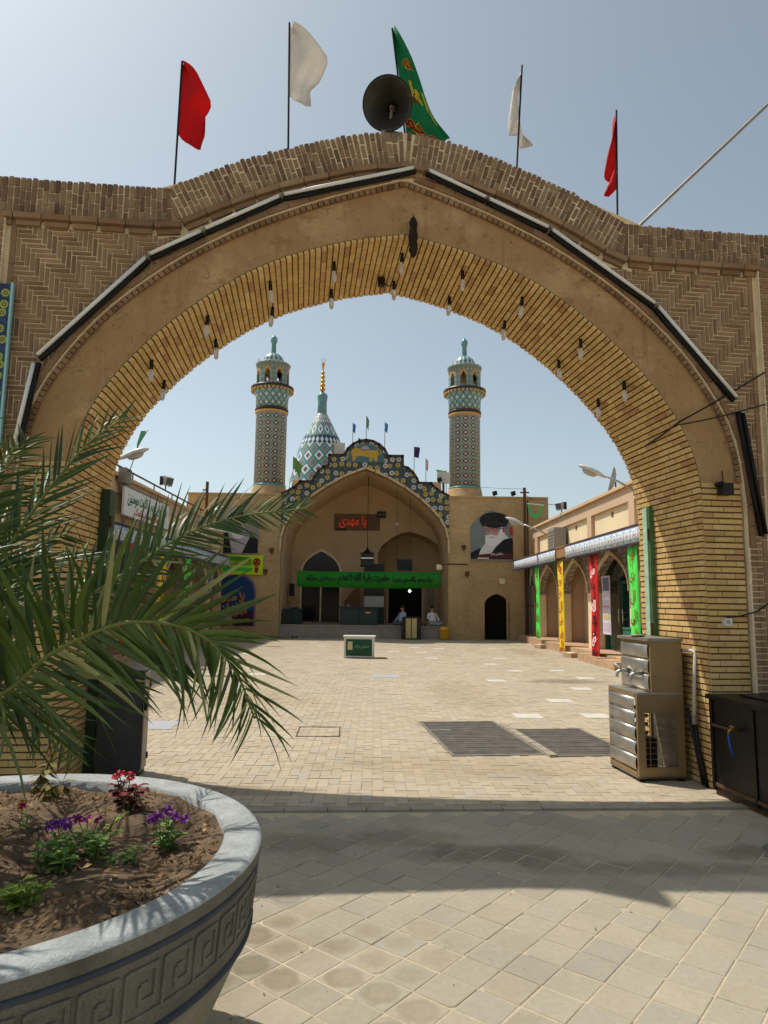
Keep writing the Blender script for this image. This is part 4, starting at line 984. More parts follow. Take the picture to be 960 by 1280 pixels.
flat(t, 'flower_stain', ell(-.75,1.35,.14,.1), 4, P_('print_rust', (140,70,40)))
t = thing('printed_sign', 'bright yellow-green sign with red script and red emblems on the left wing', 'sign', (-6.2, FY-.14, 3.22), R(1))
MB().box(-1.14,1.14,-.02,.10,-.44,.44).build('board', mat('lime_print', (186,214,30), .6, .06), t)
flat(t, 'green_top', [(-.66,.18),(.66,.18),(.5,.34),(0,.38),(-.5,.34)], 6, P_('print_leaf', (46,150,40))); flat(t, 'green_low', [(-.66,-.30),(.66,-.30),(.66,-.14),(0,-.10),(-.66,-.14)], 6, P_('print_leaf2', (60,190,60)))
flat(t, 'green_mid', [(-.7,-.06),(.7,-.06),(.7,.16),(-.7,.16)], 6, P_('print_bright', (110,214,50)))
for x in (-.88,.86):
    e = flat(t, 'emblem', ell(x,.12,.17,.19), 6, M['darkred_print']); flat(t, 'emblem_stem', [(x-.06,-.36),(x+.05,-.36),(x+.09,-.1),(x-.1,-.1)], 6, M['darkred_print'], e)
    for k in range(5): flat(t, 'petal', ell(x+.09*math.cos(k*1.26),.12+.1*math.sin(k*1.26),.03,.03,n=8), 7, M['red_print'] if k % 2 else P_('print_gold', (214,170,70)), e)
for s, z, wd, sz, mm in (('اللهم عجل لولیک الفرج', .05, 1.2, .26, 'red_print'), ('پایگاه مسجد', .27, .55, .10, 'darkred_print'), ('صلوات', .155, .22, .08, 'black_print')):
    o = text_mesh('lettering', s, sz, M[mm], t, wd, .02, .001); o.location = (0,-.035,z); o.rotation_euler = (R(90),0,0)
t = thing('mural_panel', 'arched blue mural with orange script and a purple border below the yellow-green sign', 'mural', (-6.28, FY-.02, .5))
mp = [(-.86,0),(.86,0),(.86,1.55),(.74,1.92),(.45,2.16),(0,2.26),(-.45,2.16),(-.74,1.92),(-.86,1.55)]
flat(t, 'border', [(x*1.10, z*1.04) for x, z in mp], 1, P_('print_purple', (130,100,130))); flat(t, 'sky_field', mp, 2, P_('print_blue', (18,64,108)))
flat(t, 'dusk_field', [(-.86,0),(.86,0),(.86,.62),(.3,.8),(-.2,.66),(-.86,.9)], 3, P_('print_plum', (54,26,40))); flat(t, 'pale_figure', [(-.62,.05),(-.1,.05),(-.12,.5),(-.3,.72),(-.5,.6)], 4, P_('print_pale', (180,150,160)))
for s, x, z, sz in (('یا صاحب', -.32, 1.2, .42), ('الزمان', -.1, .86, .46), ('ادرکنی', .25, .6, .26)):
    o = text_mesh('lettering', s, sz, P_('print_orange', (196,128,60)), t, None, .03, .001); o.location = (x,-.03,z); o.rotation_euler = (R(90),R(-14),0)
for k in range(7): flat(t, 'flower', ell(-.7+.22*k, .30+.25*(k % 3), .07, .05, n=9), 4, P_('print_flame', (190,80,40)))

# ---- minarets
def tile_mats():
    out = {}
    def uv(nt, n):
        X, Y, Z = xyz(nt, opos(nt)); return (Y.atan2(X)/(2*PI))*float(n), Z
    m, nt, bs = new_mat('minaret_tile'); u, z = uv(nt, 12); v = z*2.9
    fine = ((u*4.0).cell()+(v*4.0).cell())
    col = mixc(nt, fine.lt(.5), lin((108,124,126)), lin((134,146,144)))
    d2 = (u+.5).cell()+(v+.5).cell(); col = mixc(nt, d2.lt(.24), col, lin((76,112,128))); col = mixc(nt, d2.lt(.12), col, lin((196,200,196)))
    d = u.cell()+v.cell(); col = mixc(nt, d.lt(.50), col, lin((168,176,172))); col = mixc(nt, d.lt(.42), col, lin((40,36,46))); col = mixc(nt, d.lt(.20), col, lin((206,198,192)))
    nt.links.new(weather(nt, col, .12), bs.inputs['Base Color']); bs.inputs['Roughness'].default_value = .4; out['shaft'] = m
    m, nt, bs = new_mat('minaret_gallery_tile'); u, z = uv(nt, 16); v = z*2.6
    l1 = (u+v).cell(); l2 = (u-v).cell(); ln = l1.mn(l2)
    dz = (u+.5).cell()+(v+.5).cell()
    col = mixc(nt, ln.lt(.07), lin((126,166,168)), lin((38,66,94))); col = mixc(nt, dz.lt(.16), col, lin((226,226,218)))
    nt.links.new(weather(nt, col, .1), bs.inputs['Base Color']); bs.inputs['Roughness'].default_value = .35; out['gallery'] = m
    m, nt, bs = new_mat('minaret_lantern_tile'); u, z = uv(nt, 24); d = u.cell()+(z*4.0).cell()
    col = mixc(nt, d.lt(.3), lin((112,132,126)), lin((176,184,176))); col = mixc(nt, d.lt(.12), col, lin((40,70,96)))
    nt.links.new(weather(nt, col, .1), bs.inputs['Base Color']); bs.inputs['Roughness'].default_value = .4; out['lantern'] = m
    m, nt, bs = new_mat('ribbed_dome_tile'); u, z = uv(nt, 14); d = u.cell()
    col = mixc(nt, d.lt(.16), lin((104,146,150)), lin((206,210,204))); col = mixc(nt, ((u+.5).cell()+(z*4.0).cell()).lt(.2), col, lin((66,70,66)))
    nt.links.new(col, bs.inputs['Base Color']); bs.inputs['Roughness'].default_value = .3; out['dome'] = m
    m, nt, bs = new_mat('cone_tile'); u, z = uv(nt, 14); v = z*1.25
    d = u.cell()+v.cell(); d2 = (u+.5).cell()+(v+.5).cell()
    col = rgb(nt, lin((66,142,158)))
    col = mixc(nt, d2.lt(.40), col, lin((150,160,148))); col = mixc(nt, d2.lt(.30), col, lin((168,128,92))); col = mixc(nt, d2.lt(.17), col, lin((76,146,160)))
    col = mixc(nt, d.lt(.40), col, lin((232,234,230))); col = mixc(nt, d.lt(.20), col, lin((36,76,100))); col = mixc(nt, d.lt(.08), col, lin((190,120,96)))
    low = (u*2.0).cell()+(z*2.2).cell(); band = (z-3.0).ab().lt(.22); c2 = mixc(nt, low.lt(.4), lin((30,72,98)), lin((222,226,222))); col = mixc(nt, band, col, c2)
    zig = ((u.cell()*.7+z*1.0)*3.6).cell().lt(.22); topb = z.gt(4.05); c3 = mixc(nt, zig, lin((226,226,222)), lin((52,58,70))); col = mixc(nt, topb, col, c3)
    nt.links.new(weather(nt, col, .08), bs.inputs['Base Color']); bs.inputs['Roughness'].default_value = .3; out['cone'] = m
    return out
TM = tile_mats(); M['ochre'] = mat('ochre_niche', (206,158,92), .8, .1); M['turq'] = mat('turquoise_tile', (104,152,158), .3, .15, 6, 40); M['gold'] = mat('gilded_metal', (206,160,70), .3, .1, metal=.9)
def minaret(x, y, label, tilt=0):
    t = thing('minaret', label, 'minaret', (x, y, 6.35), R(11), 'tiled minarets')
    MB().lathe([(.90,-.4),(.90,.22),(.84,.32),(.80,.55),(.78,.62)], 28).build('base_drum', M['far_brick'], t, True)
    MB().lathe([(.74,.6),(.74,4.15),(.745,4.16)], 36).build('shaft', TM['shaft'], t, True)
    for z0, r, mm in ((.60,.78,'turq'),(4.16,.79,'ochre'),(4.30,.80,'dark_trim')): MB().lathe([(r-.04,z0),(r,z0+.03),(r,z0+.10),(r-.04,z0+.13)], 36).build('ring', M[mm], t, True)
    MB().lathe([(.76,4.42),(.78,4.95),(.86,5.2),(.98,5.36)], 36).build('gallery', TM['gallery'], t, True)
    mb = MB(); 
    for k in range(32):
        a = 2*PI*k/32; mb.obox((.97*math.cos(a), .97*math.sin(a), 5.30), (.05*math.cos(a),.05*math.sin(a),0), (-.045*math.sin(a),.045*math.cos(a),0), (0,0,.05))
    mb.build('dentils', M['ochre'], t)
    MB().lathe([(.98,5.36),(1.03,5.40),(1.03,5.48),(.80,5.50)], 36).build('gallery_rim', M['dark_trim'], t, True)
    # lantern: eight posts, floor and lintel ring
    n = 8
    for k in range(n):
        a0 = 2*PI*k/n; w = .22; mb = MB(); P = []
        for rr in (.78, .58):
            for da in (-w, -w/3, w/3, w): P.append((rr*math.cos(a0+da), rr*math.sin(a0+da)))
        for z0, z1 in ((5.5, 6.28),):
            vs = [(px, py, z) for z in (z0, z1) for px, py in P]
            mb.add(vs, [(0,1,9,8),(1,2,10,9),(2,3,11,10),(3,7,15,11),(7,6,14,15),(6,5,13,14),(5,4,12,13),(4,0,8,12)])
        mb.build('post', [TM['lantern'], M['ochre']], t)
        # arch head between posts
        a1 = a0 + PI/n; mb = MB(); m_ = 8; hw = PI/n - w + .01
        for j in range(m_):
            q0, q1 = -1+2*j/m_, -1+2*(j+1)/m_
            h = lambda q: 6.05 + .23*(1-abs(q)**1.6)
            for ra, rb in ((.78,.58),):
                pa, pb_ = a1+q0*hw, a1+q1*hw
                A = [(r_*math.cos(p_), r_*math.sin(p_), z_) for r_ in (ra, rb) for p_, z_ in ((pa,h(q0)),(pb_,h(q1)),(pb_,6.32),(pa,6.32))]
                mb.add(A, [(0,1,2,3),(7,6,5,4),(4,5,1,0)])
        mb.build('arch_head', M['ochre'], t)
        MB().box(-.1,.1,-.02,.02,0,.16).build('sill', TM['lantern'], t, loc=None).matrix_local = Matrix.Rotation(a1, 4, 'Z') @ Matrix.Translation((.70,0,5.5)) @ Matrix.Rotation(PI/2, 4, 'Z')
    MB().lathe([(.10,5.48),(.16,5.5),(.16,6.3),(.1,6.34)], 14).build('newel', M['ochre'], t, True)
    MB().lathe([(.78,6.28),(.785,6.52),(.83,6.55),(.85,6.62),(.80,6.66),(.5,6.70)], 36).build('lantern_cornice', TM['lantern'], t, True)
    dome = [(.50,6.64),(.52,6.72),(.50,6.90),(.42,7.06),(.28,7.17),(.14,7.22),(.10,7.26)]
    MB().lathe(dome, 28).build('dome', TM['dome'], t, True)
    MB().lathe([(.115,7.18),(.11,7.75),(.15,7.78),(.17,7.90),(.15,8.02),(.07,8.12),(.01,8.2)], 16).build('finial', M['turq'], t, True)
    # horn speakers on the lantern
    sp = MB(); sp.lathe([(.05,-.1),(.06,0),(.14,.14),(.145,.15)], 14, (.2,-.55,5.95), Vector((.3,-1,.1)).to_track_quat('Z','Y').to_matrix(), cap=False); sp.build('horn', M['black_metal'], t, True)
    for a in (.6, 3.6): MB().tube([(.8*math.cos(a), .8*math.sin(a), 6.6),(.8*math.cos(a), .8*math.sin(a), 6.78)], .04, 8).build('lamp', M['white_tube'], t)
    return t
minaret(-5.10, FY+1.2, 'tall tiled minaret with domed lantern left of the cone dome')
minaret(4.22, FY+1.2, 'tall tiled minaret with domed lantern above the right wing')
# ---- cone dome
t = thing('cone_dome', 'conical turquoise tiled dome with gold beads on its spire', 'dome', (-3.12, FY+6.7, 7.45))
cone = [(1.88,-.1),(1.86,0.0),(1.74,.8),(1.50,1.7),(1.27,2.6),(.97,3.3),(.64,3.95),(.34,4.55),(.30,4.62)]
MB().lathe(cone, 48).build('cone', TM['cone'], t, True)
MB().lathe([(.27,4.6),(.25,5.3),(.28,5.5),(.30,5.62),(.27,5.75),(.12,5.88),(.05,5.95)], 20).build('neck', M['turq'], t, True)
z = 5.95
for k, r in enumerate((.17,.16,.145,.13,.11)):
    MB().lathe([(.03,z),(r*.7,z+.04),(r,z+.12),(r*.7,z+.20),(.03,z+.24)], 16).build('bead', M['gold'], t, True); z += .24
MB().lathe([(.03,z),(.04,z+.1),(.10,z+.42),(.11,z+.44),(.02,z+.5)], 14).build('cup', M['gold'], t, True)
for k in range(4):
    a = k*PI/2+.4; MB().tube([(0,0,z+.45),(.10*math.cos(a),.10*math.sin(a),z+.58),(.16*math.cos(a),.16*math.sin(a),z+.74)], .012, 5).build('prong', M['steel'], t)
mb = MB(); mb.box(-2.2,2.2,-1.0,3,-7.4,-.9); mb.build('drum_block', M['far_brick'], t)

# ---- small flags on the shrine
def small_flag(x, y, z0, z1, w, h, c, label, droop=.2, fx=1):
    t = thing('roof_flag', label, 'flag', (x, y, z0), 0, 'small flags on the shrine roof')
    MB().tube([(0,0,0),(0,0,z1-z0)], .018, 6).build('pole', M['steel_dull'], t)
    mb = MB(); n, m_ = 6, 5
    P = [(fx*w*(i/n)*(1-.25*(j/m_)), .04*math.sin(i*1.3+j), (z1-z0)-h*j/m_-droop*(i/n)**1.3) for j in range(m_+1) for i in range(n+1)]
    mb.add(P, [(j*(n+1)+i, j*(n+1)+i+1, (j+1)*(n+1)+i+1, (j+1)*(n+1)+i) for j in range(m_) for i in range(n)])
    o = mb.build('cloth', mat('flag_cloth', c, .8, .1), t, True); o.modifiers.new('t','SOLIDIFY').thickness = .004; return t
small_flag(-1.14, FY+.3, 8.5, 9.95, .14, .42, (70,130,210), 'small blue flag left of the tiled arch peak', .12)
small_flag(-.51, FY+.3, 8.9, 10.3, .13, .50, (120,140,110), 'small grey-green flag on the tiled arch peak', .25)
small_flag(.36, FY+.3, 8.5, 10.0, .15, .42, (70,140,216), 'small blue flag right of the tiled arch peak', .12)
small_flag(1.74, FY+.3, 7.7, 8.86, .28, .50, (60,44,90), 'small dark purple flag on the right shoulder of the tiled arch', .06)
small_flag(2.29, FY+.3, 7.0, 8.30, .12, .50, (214,190,170), 'small pale flag with orange above the right end of the tiled arch', .15)
small_flag(3.25, FY+.4, 6.6, 7.75, .5, .22, (120,190,110), 'small pale green flag against the right minaret', -.05, -1)
small_flag(-3.87, FY+.2, 6.6, 8.28, .42, .55, (110,150,70), 'green and yellow flag in front of the cone dome', .45)
small_flag(-2.05, FY+.2, 7.6, 8.9, .05, .6, (150,70,60), 'furled red flag in front of the cone dome', .1)
small_flag(-.95, FY+3.5, 8.8, 10.0, .12, .6, (96,60,120), 'furled purple flag beside the cone dome', .1)
# wall lamp and conduit on the right pillar of the porch
t = thing('wall_lamp', 'small cream wall lamp and conduit on the right edge of the porch', 'lamp', (3.2, FY-.02, 3.25))
MB().lathe([(.03,-.2),(.14,-.1),(.15,0),(.05,.08)], 12, (-.3,-.2,0), Matrix.Rotation(R(40), 3, 'Y')).build('shade', M['cream'], t, True); MB().tube([(-.25,-.18,.05),(0,0,.12),(1.0,-.02,.1)], .02, 6).build('conduit', M['black'], t)
for x, z, l in ((4.0,4.15,'upper small dark wall box beside the portrait poster'),(4.15,2.95,'black bracket lamp below the portrait poster'),(-4.7,3.9,'small dark wall box on the left wing'),(-4.95,2.95,'small round dark fitting on the left wing')):
    t = thing('wall_box', l, 'box', (x, FY-.01, z), 0, 'dark fittings on the shrine walls'); MB().box(-.09,.09,-.10,.0,-.09,.09).build('casing', M['rust'], t); MB().tube([(0,-.04,-.08),(.02,-.05,-.2)], .02, 6).build('stub', M['black'], t)
# ================================================================== ARCADES ALONG BOTH SIDES
def fascia_mat():
    m, nt, bs = new_mat('fascia_print'); X, Y, Z = xyz(nt, wpos(nt)); u = Y/.46; lx, ly, lz = xyz(nt, opos(nt)); v = lz/.42
    d = ((u.fr()-.5)*(u.fr()-.5)*1.0 + (v-.5)*(v-.5)*.9)._op('SQRT')
    col = mixc(nt, ((u*4.0).cell()+(v*4.0).cell()).lt(.38), lin((150,166,186)), lin((196,204,206)))
    col = mixc(nt, d.lt(.34), col, lin((226,228,224))); col = mixc(nt, d.lt(.26), col, lin((110,150,170))); col = mixc(nt, d.lt(.19), col, lin((222,206,196))); col = mixc(nt, d.lt(.09), col, lin((176,90,80)))
    col = mixc(nt, (v-.5).ab().gt(.41), col, lin((84,92,140)))
    nt.links.new(weather(nt, col, .1, 2, 20), bs.inputs['Base Color']); bs.inputs['Roughness'].default_value = .7; return m
M['fascia'] = fascia_mat()
M['mosaic'] = floral('spandrel_mosaic', (92,100,104), (186,190,186), (150,120,90), 7.5, (176,150,110))
M['awning'] = mat('brown_board', (150,112,70), .85, .2, 3, 20)
M['banner_lime'] = mat('lime_banner', (84,226,84), .75, .06, 2, 20); M['banner_yellow'] = mat('yellow_banner', (236,206,36), .75, .06, 2, 20); M['banner_red'] = mat('red_banner', (206,24,22), .75, .08, 2, 20)
M['brick_step'] = brick_wall_mat('step_brick', (196,160,124), (178,140,108), (170,150,122), 'y')

def arcade(s, X, ys, ytop, label):
    t = thing('arcade_building', label, 'building', (s*X, 0, 0))
    L = lambda d: s*d
    def bx(name, d0, d1, y0, y1, z0, z1, m): return MB().box(min(L(d0),L(d1)), max(L(d0),L(d1)), y0, y1, z0, z1).build(name, m, t)
    y0, y1 = ys[0], ys[-1]
    bx('recess_wall', .80, 1.0, y0, y1, 0, 3.4, M['pink_tan']); bx('recess_ceiling', .02, .8, y0, y1, 3.32, 3.38, M['pink_tan'])
    bx('upper_wall', .10, .6, y0, ytop, 3.40, 4.86, M['cream']); bx('upper_band', .0, .098, y0, ytop, 4.46, 4.862, M['pink_tan']); bx('lower_band', .0, .098, y0, ytop, 3.40, 3.62, M['pink_tan'])
    bx('roof_slab', -.10, 3.5, y0, ytop+.05, 4.865, 4.955, M['tan_plaster'])
    bx('platform', -.50, .78, y0, y1, -.01, .26, M['brick_step'])
    for i, y in enumerate(ys):
        bx('pilaster', -.004, .095, y-.22, y+.22, 3.622, 4.458, M['pink_tan'])
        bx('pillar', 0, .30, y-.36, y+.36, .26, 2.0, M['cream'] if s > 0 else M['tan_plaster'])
        bx('recess_pier', .302, .798, y-.22, y+.22, .26, 3.318, M['pink_tan'])
        bx('wall_vent', .085, .099, y+1.7, y+1.86, 4.22, 4.36, M['wood'])
    for a, b in zip(ys, ys[1:]):
        c = (a+b)/2; h = (b-a)/2-.36
        op = pointed(h, 2.0, 3.14, 9)
        o = [(a, 2.001),(a,3.39),(b,3.39),(b,2.001)] + [(c+x, z+.001) for x, z in op]
        MB().prism([(L(.0), p[0], p[1]) for p in o], (L(.30),0,0)).build('spandrel', M['mosaic'] if True else None, t)
        oi = pointed(h-.05, 2.0, 3.06, 9); mb = MB()
        for (x0, z0), (x1, z1) in zip(op, op[1:]): mb.obox((L(.0), c+(x0+x1)/2, (z0+z1)/2+.03), (0,(x1-x0)/2*1.05,(z1-z0)/2*1.05), (.03,0,0), (0,-(z1-z0)*.15,(x1-x0)*.15))
        mb.build('arch_trim', M['cream'], t)
        # inner blind niche on the recess wall
        ni = pointed(h-.25, 1.9, 2.9, 8); mb = MB()
        for (x0, z0), (x1, z1) in zip(ni, ni[1:]): mb.obox((L(.79), c+(x0+x1)/2, (z0+z1)/2), (0,(x1-x0)/2*1.05,(z1-z0)/2*1.05), (.04,0,0), (0,-(z1-z0)*.2,(x1-x0)*.2))
        mb.build('niche_trim', M['pink_tan'], t)
    return t
YR = [11.13,14.87,18.6,22.33,26.07,29.8,31.55]; YL = [9.4,12.7,16.0,19.3,22.6,25.9,29.2,31.55]
aR = arcade(1, 6.9, YR, 30.6, 'sunlit arcade with mosaic arches and cream upper wall along the right of the courtyard')
aL = arcade(-1, 6.9, YL, 31.5, 'shaded arcade with mosaic arches and a roof rail along the left of the courtyard')
# awning boards and hanging printed cloth
def fascia(s, X, segs, label, board):
    t = thing('printed_valance', label, 'valance', (s*X, 0, 3.07))
    y0, y1 = segs[0][0], segs[-1][1]
    MB().box(min(s*.0,s*.76), max(s*0,s*.76), y0, y1, .42, .47).build('awning_board', M['awning'], t)
    for a, b, sg in segs:
        mb = MB(); n = int((b-a)/.25); P = []
        for i in range(n+1):
            y = a+(b-a)*i/n; dz = -sg*math.sin(PI*i/n) + .012*math.sin(i*1.7); P += [(s*(-.02+.015*math.sin(i*.8)), y, dz*.8), (s*(-.02), y, .42+dz*.2)]
        mb.add(P, [(2*i, 2*i+1, 2*i+3, 2*i+2) for i in range(n)])
        o = mb.build('cloth', M['fascia'], t, True); o.modifiers.new('t','SOLIDIFY').thickness = .004
        MB().tube([(s*-.03, a, .44),(s*-.03, b, .44)], .012, 6).build('rope', M['black'], t)
    for a, b in board: MB().box(min(s*.02,s*.05), max(s*.02,s*.05), a, b, .10, .41).build('bare_board', M['awning'], t)
    return t
fascia(1, 6.12, [(11.2,21.4,.0),(21.4,22.35,.02),(23.6,30.9,.02)], 'blue and white printed valance along the right arcade with a gap of bare board', [(22.35,23.6)])
fascia(-1, 6.45, [(9.5,23.2,.02),(23.3,30.9,.05)], 'blue and white printed valance along the left arcade', [])
# vertical cloth banners
def vbanner(s, X, y, z0, z1, w, m, words, wm, label):
    t = thing('hanging_banner', label, 'banner', (s*X, y, z0), 0, 'vertical banners on the arcades')
    mb = MB(); n = 18; k = 4; P = []
    for i in range(n+1):
        z = (z1-z0)*i/n; ww = w*(1+.06*math.sin(i*.5)); sh = .05*math.sin(i*.4)*(1-i/n)
        for j in range(k+1): P.append((s*(-.02+.02*math.sin(j*1.6+i*.25)), sh+ww*(j/k-.5), z))
    mb.add(P, [(i*(k+1)+j, i*(k+1)+j+1, (i+1)*(k+1)+j+1, (i+1)*(k+1)+j) for i in range(n) for j in range(k)])
    o = mb.build('cloth', m, t, True); o.modifiers.new('t','SOLIDIFY').thickness = .003
    q = Matrix(((0,0,-s),(-s,0,0),(0,1,0)))
    for i, wd in enumerate(words):
        o = text_mesh('lettering', wd, w*.62, wm[i % len(wm)], t, w*random.uniform(.42,.62), .02, .001)
        mm = q.to_4x4(); mm.translation = (-s*.055, .02*math.sin(i), (z1-z0)*(1-(i+.6)/len(words))); o.matrix_local = mm
    return t
wd = ['المهدی','یا','ولی','الله','العصر','نور','حق']
vbanner(1, 6.25, 26.8, .34, 3.08, .62, M['banner_lime'], wd[:5], [M['darkred_print']], 'lime green banner farthest along the right arcade')
vbanner(1, 6.25, 23.4, .10, 3.08, .66, M['banner_yellow'], ['یا','نور','حق','ال','علی','ولی','گل'], [M['red_print']], 'yellow banner with red script on the right arcade')
vbanner(1, 6.25, 19.85, .20, 3.06, .72, M['banner_red'], ['یا','حسین','ماه','دل','الله','نور','گل','حق','عشق'], [M['black_print'], M['white_print'], M['black_print']], 'red banner with black and white script on the right arcade')
vbanner(1, 6.25, 16.78, .20, 3.06, .60, M['banner_lime'], ['المـ'[:3],'دی','ال','الی','الم','نو'], [M['darkred_print']], 'lime green banner nearest on the right arcade by the glass door')
vbanner(-1, 6.45, 18.2, .15, 3.08, .6, M['banner_red'], wd[:6], [M['black_print']], 'red banner behind the palm on the left arcade')
vbanner(-1, 6.45, 21.2, .15, 3.08, .6, M['banner_yellow'], wd[:6], [M['red_print']], 'yellow banner behind the palm on the left arcade')
vbanner(-1, 6.45, 24.0, .15, 3.08, .62, M['banner_lime'], wd[:6], [M['darkred_print']], 'lime green banner on the left arcade seen through the palm')
# glass double door in the near bay of the right arcade
t = thing('glass_door', 'dark green glass double door with steel handles under a mosaic arch', 'door', (7.28, 20.46, .27))
ga = pointed(1.45, 1.75, 2.80, 9)
MB().prism([(0, x, z) for x, z in [(1.45,0)]+ga+[(-1.45,0)]], (.03,0,0)).build('glass', mat('green_glass', (20,52,44), .08, .05, spec=.6), t)
for a, b in ((-1.48,-1.40),(1.40,1.48),(-.04,.04)): MB().box(-.05,.0,a,b,0,1.9 if abs(a) > 1 else 2.0).build('frame_bar', mat('green_frame', (40,92,74), .4), t)
MB().box(-.05,0,-1.4,1.4,1.98,2.06).build('transom', mat('green_frame', (40,92,74), .4), t)
for y in (-.16,.16):
    h = MB().tube([(-.10,y,.85),(-.10,y,1.25)], .022, 8).build('handle', M['steel'], t)
    for z in (.95,1.15): MB().tube([(-.10,y,z),(0,y,z)], .014, 6).build('handle_bracket', M['steel'], h)
t2 = thing('door_poster', 'pale mauve printed poster on the left of the glass door', 'poster', (7.0, 21.15, .75))
MB().box(-.01,.01,-.36,.36,0,1.75).build('sheet', mat('mauve_print', (214,200,214), .7, .08), t2)
for z0, z1, c in ((1.3,1.7,(110,110,126)),(.8,.86,(206,150,160)),(.45,.6,(200,190,120)),(.1,.35,(190,180,196))): MB().box(-.016,-.011,-.28,.28,z0,z1).build('print_block', mat('print_block', c, .7), t2)
t3 = thing('green_stool', 'green box standing behind the water cooler at the glass door', 'box', (6.55, 17.7, .27))
MB().box(-.2,.2,-.25,.25,.03,.75).build('body', mat('green_plastic', (44,110,88), .5), t3); MB().box(-.22,.22,-.27,.27,.755,.8).build('lid', mat('green_plastic', (44,110,88), .5), t3)
# steps and loose bricks by the platform
t = thing('stone_step', 'pale rough stone step below the glass door', 'step', (6.22, 19.3, 0))
for k in range(7): MB().box(-.18,.2,-1.5+k*.45,-1.06+k*.45,0,.20+random.uniform(-.01,.01)).build('stone', M['brick_step'], t)
for x, y, l in ((6.1,22.0,'loose pale brick on the ground by the red banner'),(6.15,26.2,'loose brick on the ground by the far lime banner')):
    t = thing('loose_brick', l, 'brick', (x, y, 0), .3, 'loose bricks by the platform'); MB().box(-.12,.12,-.22,.22,.0,.13).build('block', M['brick_step'], t); MB().box(-.10,.12,-.18,.2,.131,.15).build('crust', M['mortar'], t)
t = thing('wall_hatch', 'dark stepped opening in the recess wall behind the red banner', 'opening', (7.66, 23.3, 1.0))
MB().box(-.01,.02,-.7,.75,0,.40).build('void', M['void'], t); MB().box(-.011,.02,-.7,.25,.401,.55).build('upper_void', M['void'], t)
t = thing('grey_shutter', 'narrow grey metal door at the far end of the right arcade', 'door', (6.86, 30.65, .02))
MB().box(-.03,.0,-.7,.7,.0,2.4).build('leaf', M['steel_dull'], t); MB().box(-.06,-.031,.0,.05,0,2.4).build('bar', M['rust'], t); MB().box(-.05,-.031,-.7,.7,1.5,1.55).build('cross_bar', M['rust'], t)
# air cooler box and dish and floodlight on the right roof
t = thing('ac_unit', 'grey air cooler box against the cream upper wall on the right', 'air cooler', (6.72, 25.6, 3.56))
MB().box(-.25,.2,-.45,.45,0,.85).build('casing', mat('grey_casing', (150,148,142), .6), t)
for k in range(6): MB().box(-.262,-.251,-.38,.38,.08+k*.12,.14+k*.12).build('slat', M['steel_dull'], t)
t = thing('satellite_dish', 'grey satellite dish seen edge-on on the right roof', 'dish', (7.3, 20.9, 4.95))
q = Vector((-.9,.3,.25)).to_track_quat('Z','Y').to_matrix(); MB().lathe([(.01,0),(.2,.02),(.36,.09),(.42,.14)], 24, (0,0,.45), q, cap=False).build('reflector', mat('grey_dish', (150,152,152), .5), t, True); MB().tube([(0,0,0),(0,0,.4)], .025, 8).build('mast', M['rust'], t); MB().tube([Vector((0,0,.45)), Vector((0,0,.45))+q@Vector((0,.1,.4))], .012, 6).build('feed_arm', M['black_metal'], t)
def flood(x, y, z, rz, label):
    t = thing('floodlight', label, 'floodlight', (x, y, z), rz, 'floodlights on the arcade roofs')
    MB().obox((0,-.10,.26), (.16,0,0), (0,.06,.03), (0,-.04,.13)).build('housing', mat('pale_grey_metal', (176,176,170), .5), t); MB().obox((0,-.165,.245), (.13,0,0), (0,.006,.003), (0,-.035,.10)).build('lens', mat('lamp_glass', (90,96,104), .15), t)
    MB().tube([(0,0,0),(0,-.02,.2)], .02, 6).build('stand', M['black_metal'], t); [MB().box(a,a+.025,-.06,.06,.12,.4).build('yoke_arm', M['black_metal'], t) for a in (-.19,.165)]
flood(6.85, 25.4, 4.96, R(-60), 'floodlight on the right arcade roof edge')
flood(-6.6, 21.6, 5.04, R(60), 'floodlight on the rail of the left arcade roof')
# street lamps
def street_lamp(base, tip, label):
    b = Vector(base); d = Vector(tip)-b; t = thing('street_lamp', label, 'street lamp', base, 0, 'street lamps on the arcades')
    h = d.normalized(); side = Vector((0,0,1)).cross(h).normalized(); up = h.cross(side)
    MB().tube([(0,0,0), d*.3+Vector((0,0,.06)), d*.62+Vector((0,0,.04))], [.03,.028,.026], 10).build('arm', M['steel'], t, True)
    mb = MB(); ri = [(0,.04,.045),(.10,.06,.06),(.30,.11,.10),(.55,.15,.115),(.78,.15,.09),(.93,.10,.05),(1.0,.02,.015)]; P = []; n = 16; Lh = .80; o = d - h*Lh
    for q, w, hh in ri:
        for k in range(n):
            a = 2*PI*k/n; P.append(o + h*q*Lh + side*w*math.cos(a) + up*(hh*math.sin(a) if math.sin(a) > 0 else hh*.35*math.sin(a)))
    mb.add(P, [(i*n+k, i*n+(k+1)%n, (i+1)*n+(k+1)%n, (i+1)*n+k) for i in range(len(ri)-1) for k in range(n)]+[tuple(range(n-1,-1,-1)), tuple(range((len(ri)-1)*n, len(ri)*n))])
    mb.build('head', mat('lamp_grey', (206,206,200), .45), t, True)
    mb = MB(); mb.lathe([(.12,0),(.115,.05),(.08,.09),(.01,.11)], 16); c = o+h*.55*Lh
    mb.v = [tuple(c - up*(.03+z) + side*x*.95 + h*y*1.7) for x, y, z in mb.v]; mb.build('bowl', mat('lamp_bowl', (176,172,160), .25), t, True)
    MB().box(-.06 if b.x > 0 else -.02, .02 if b.x > 0 else .06, -.06,.06,-.1,.1).build('bracket', M['steel_dull'], t)
street_lamp((6.9,18.2,4.62), (5.45,18.5,5.38), 'large street lamp nearest on the right arcade')
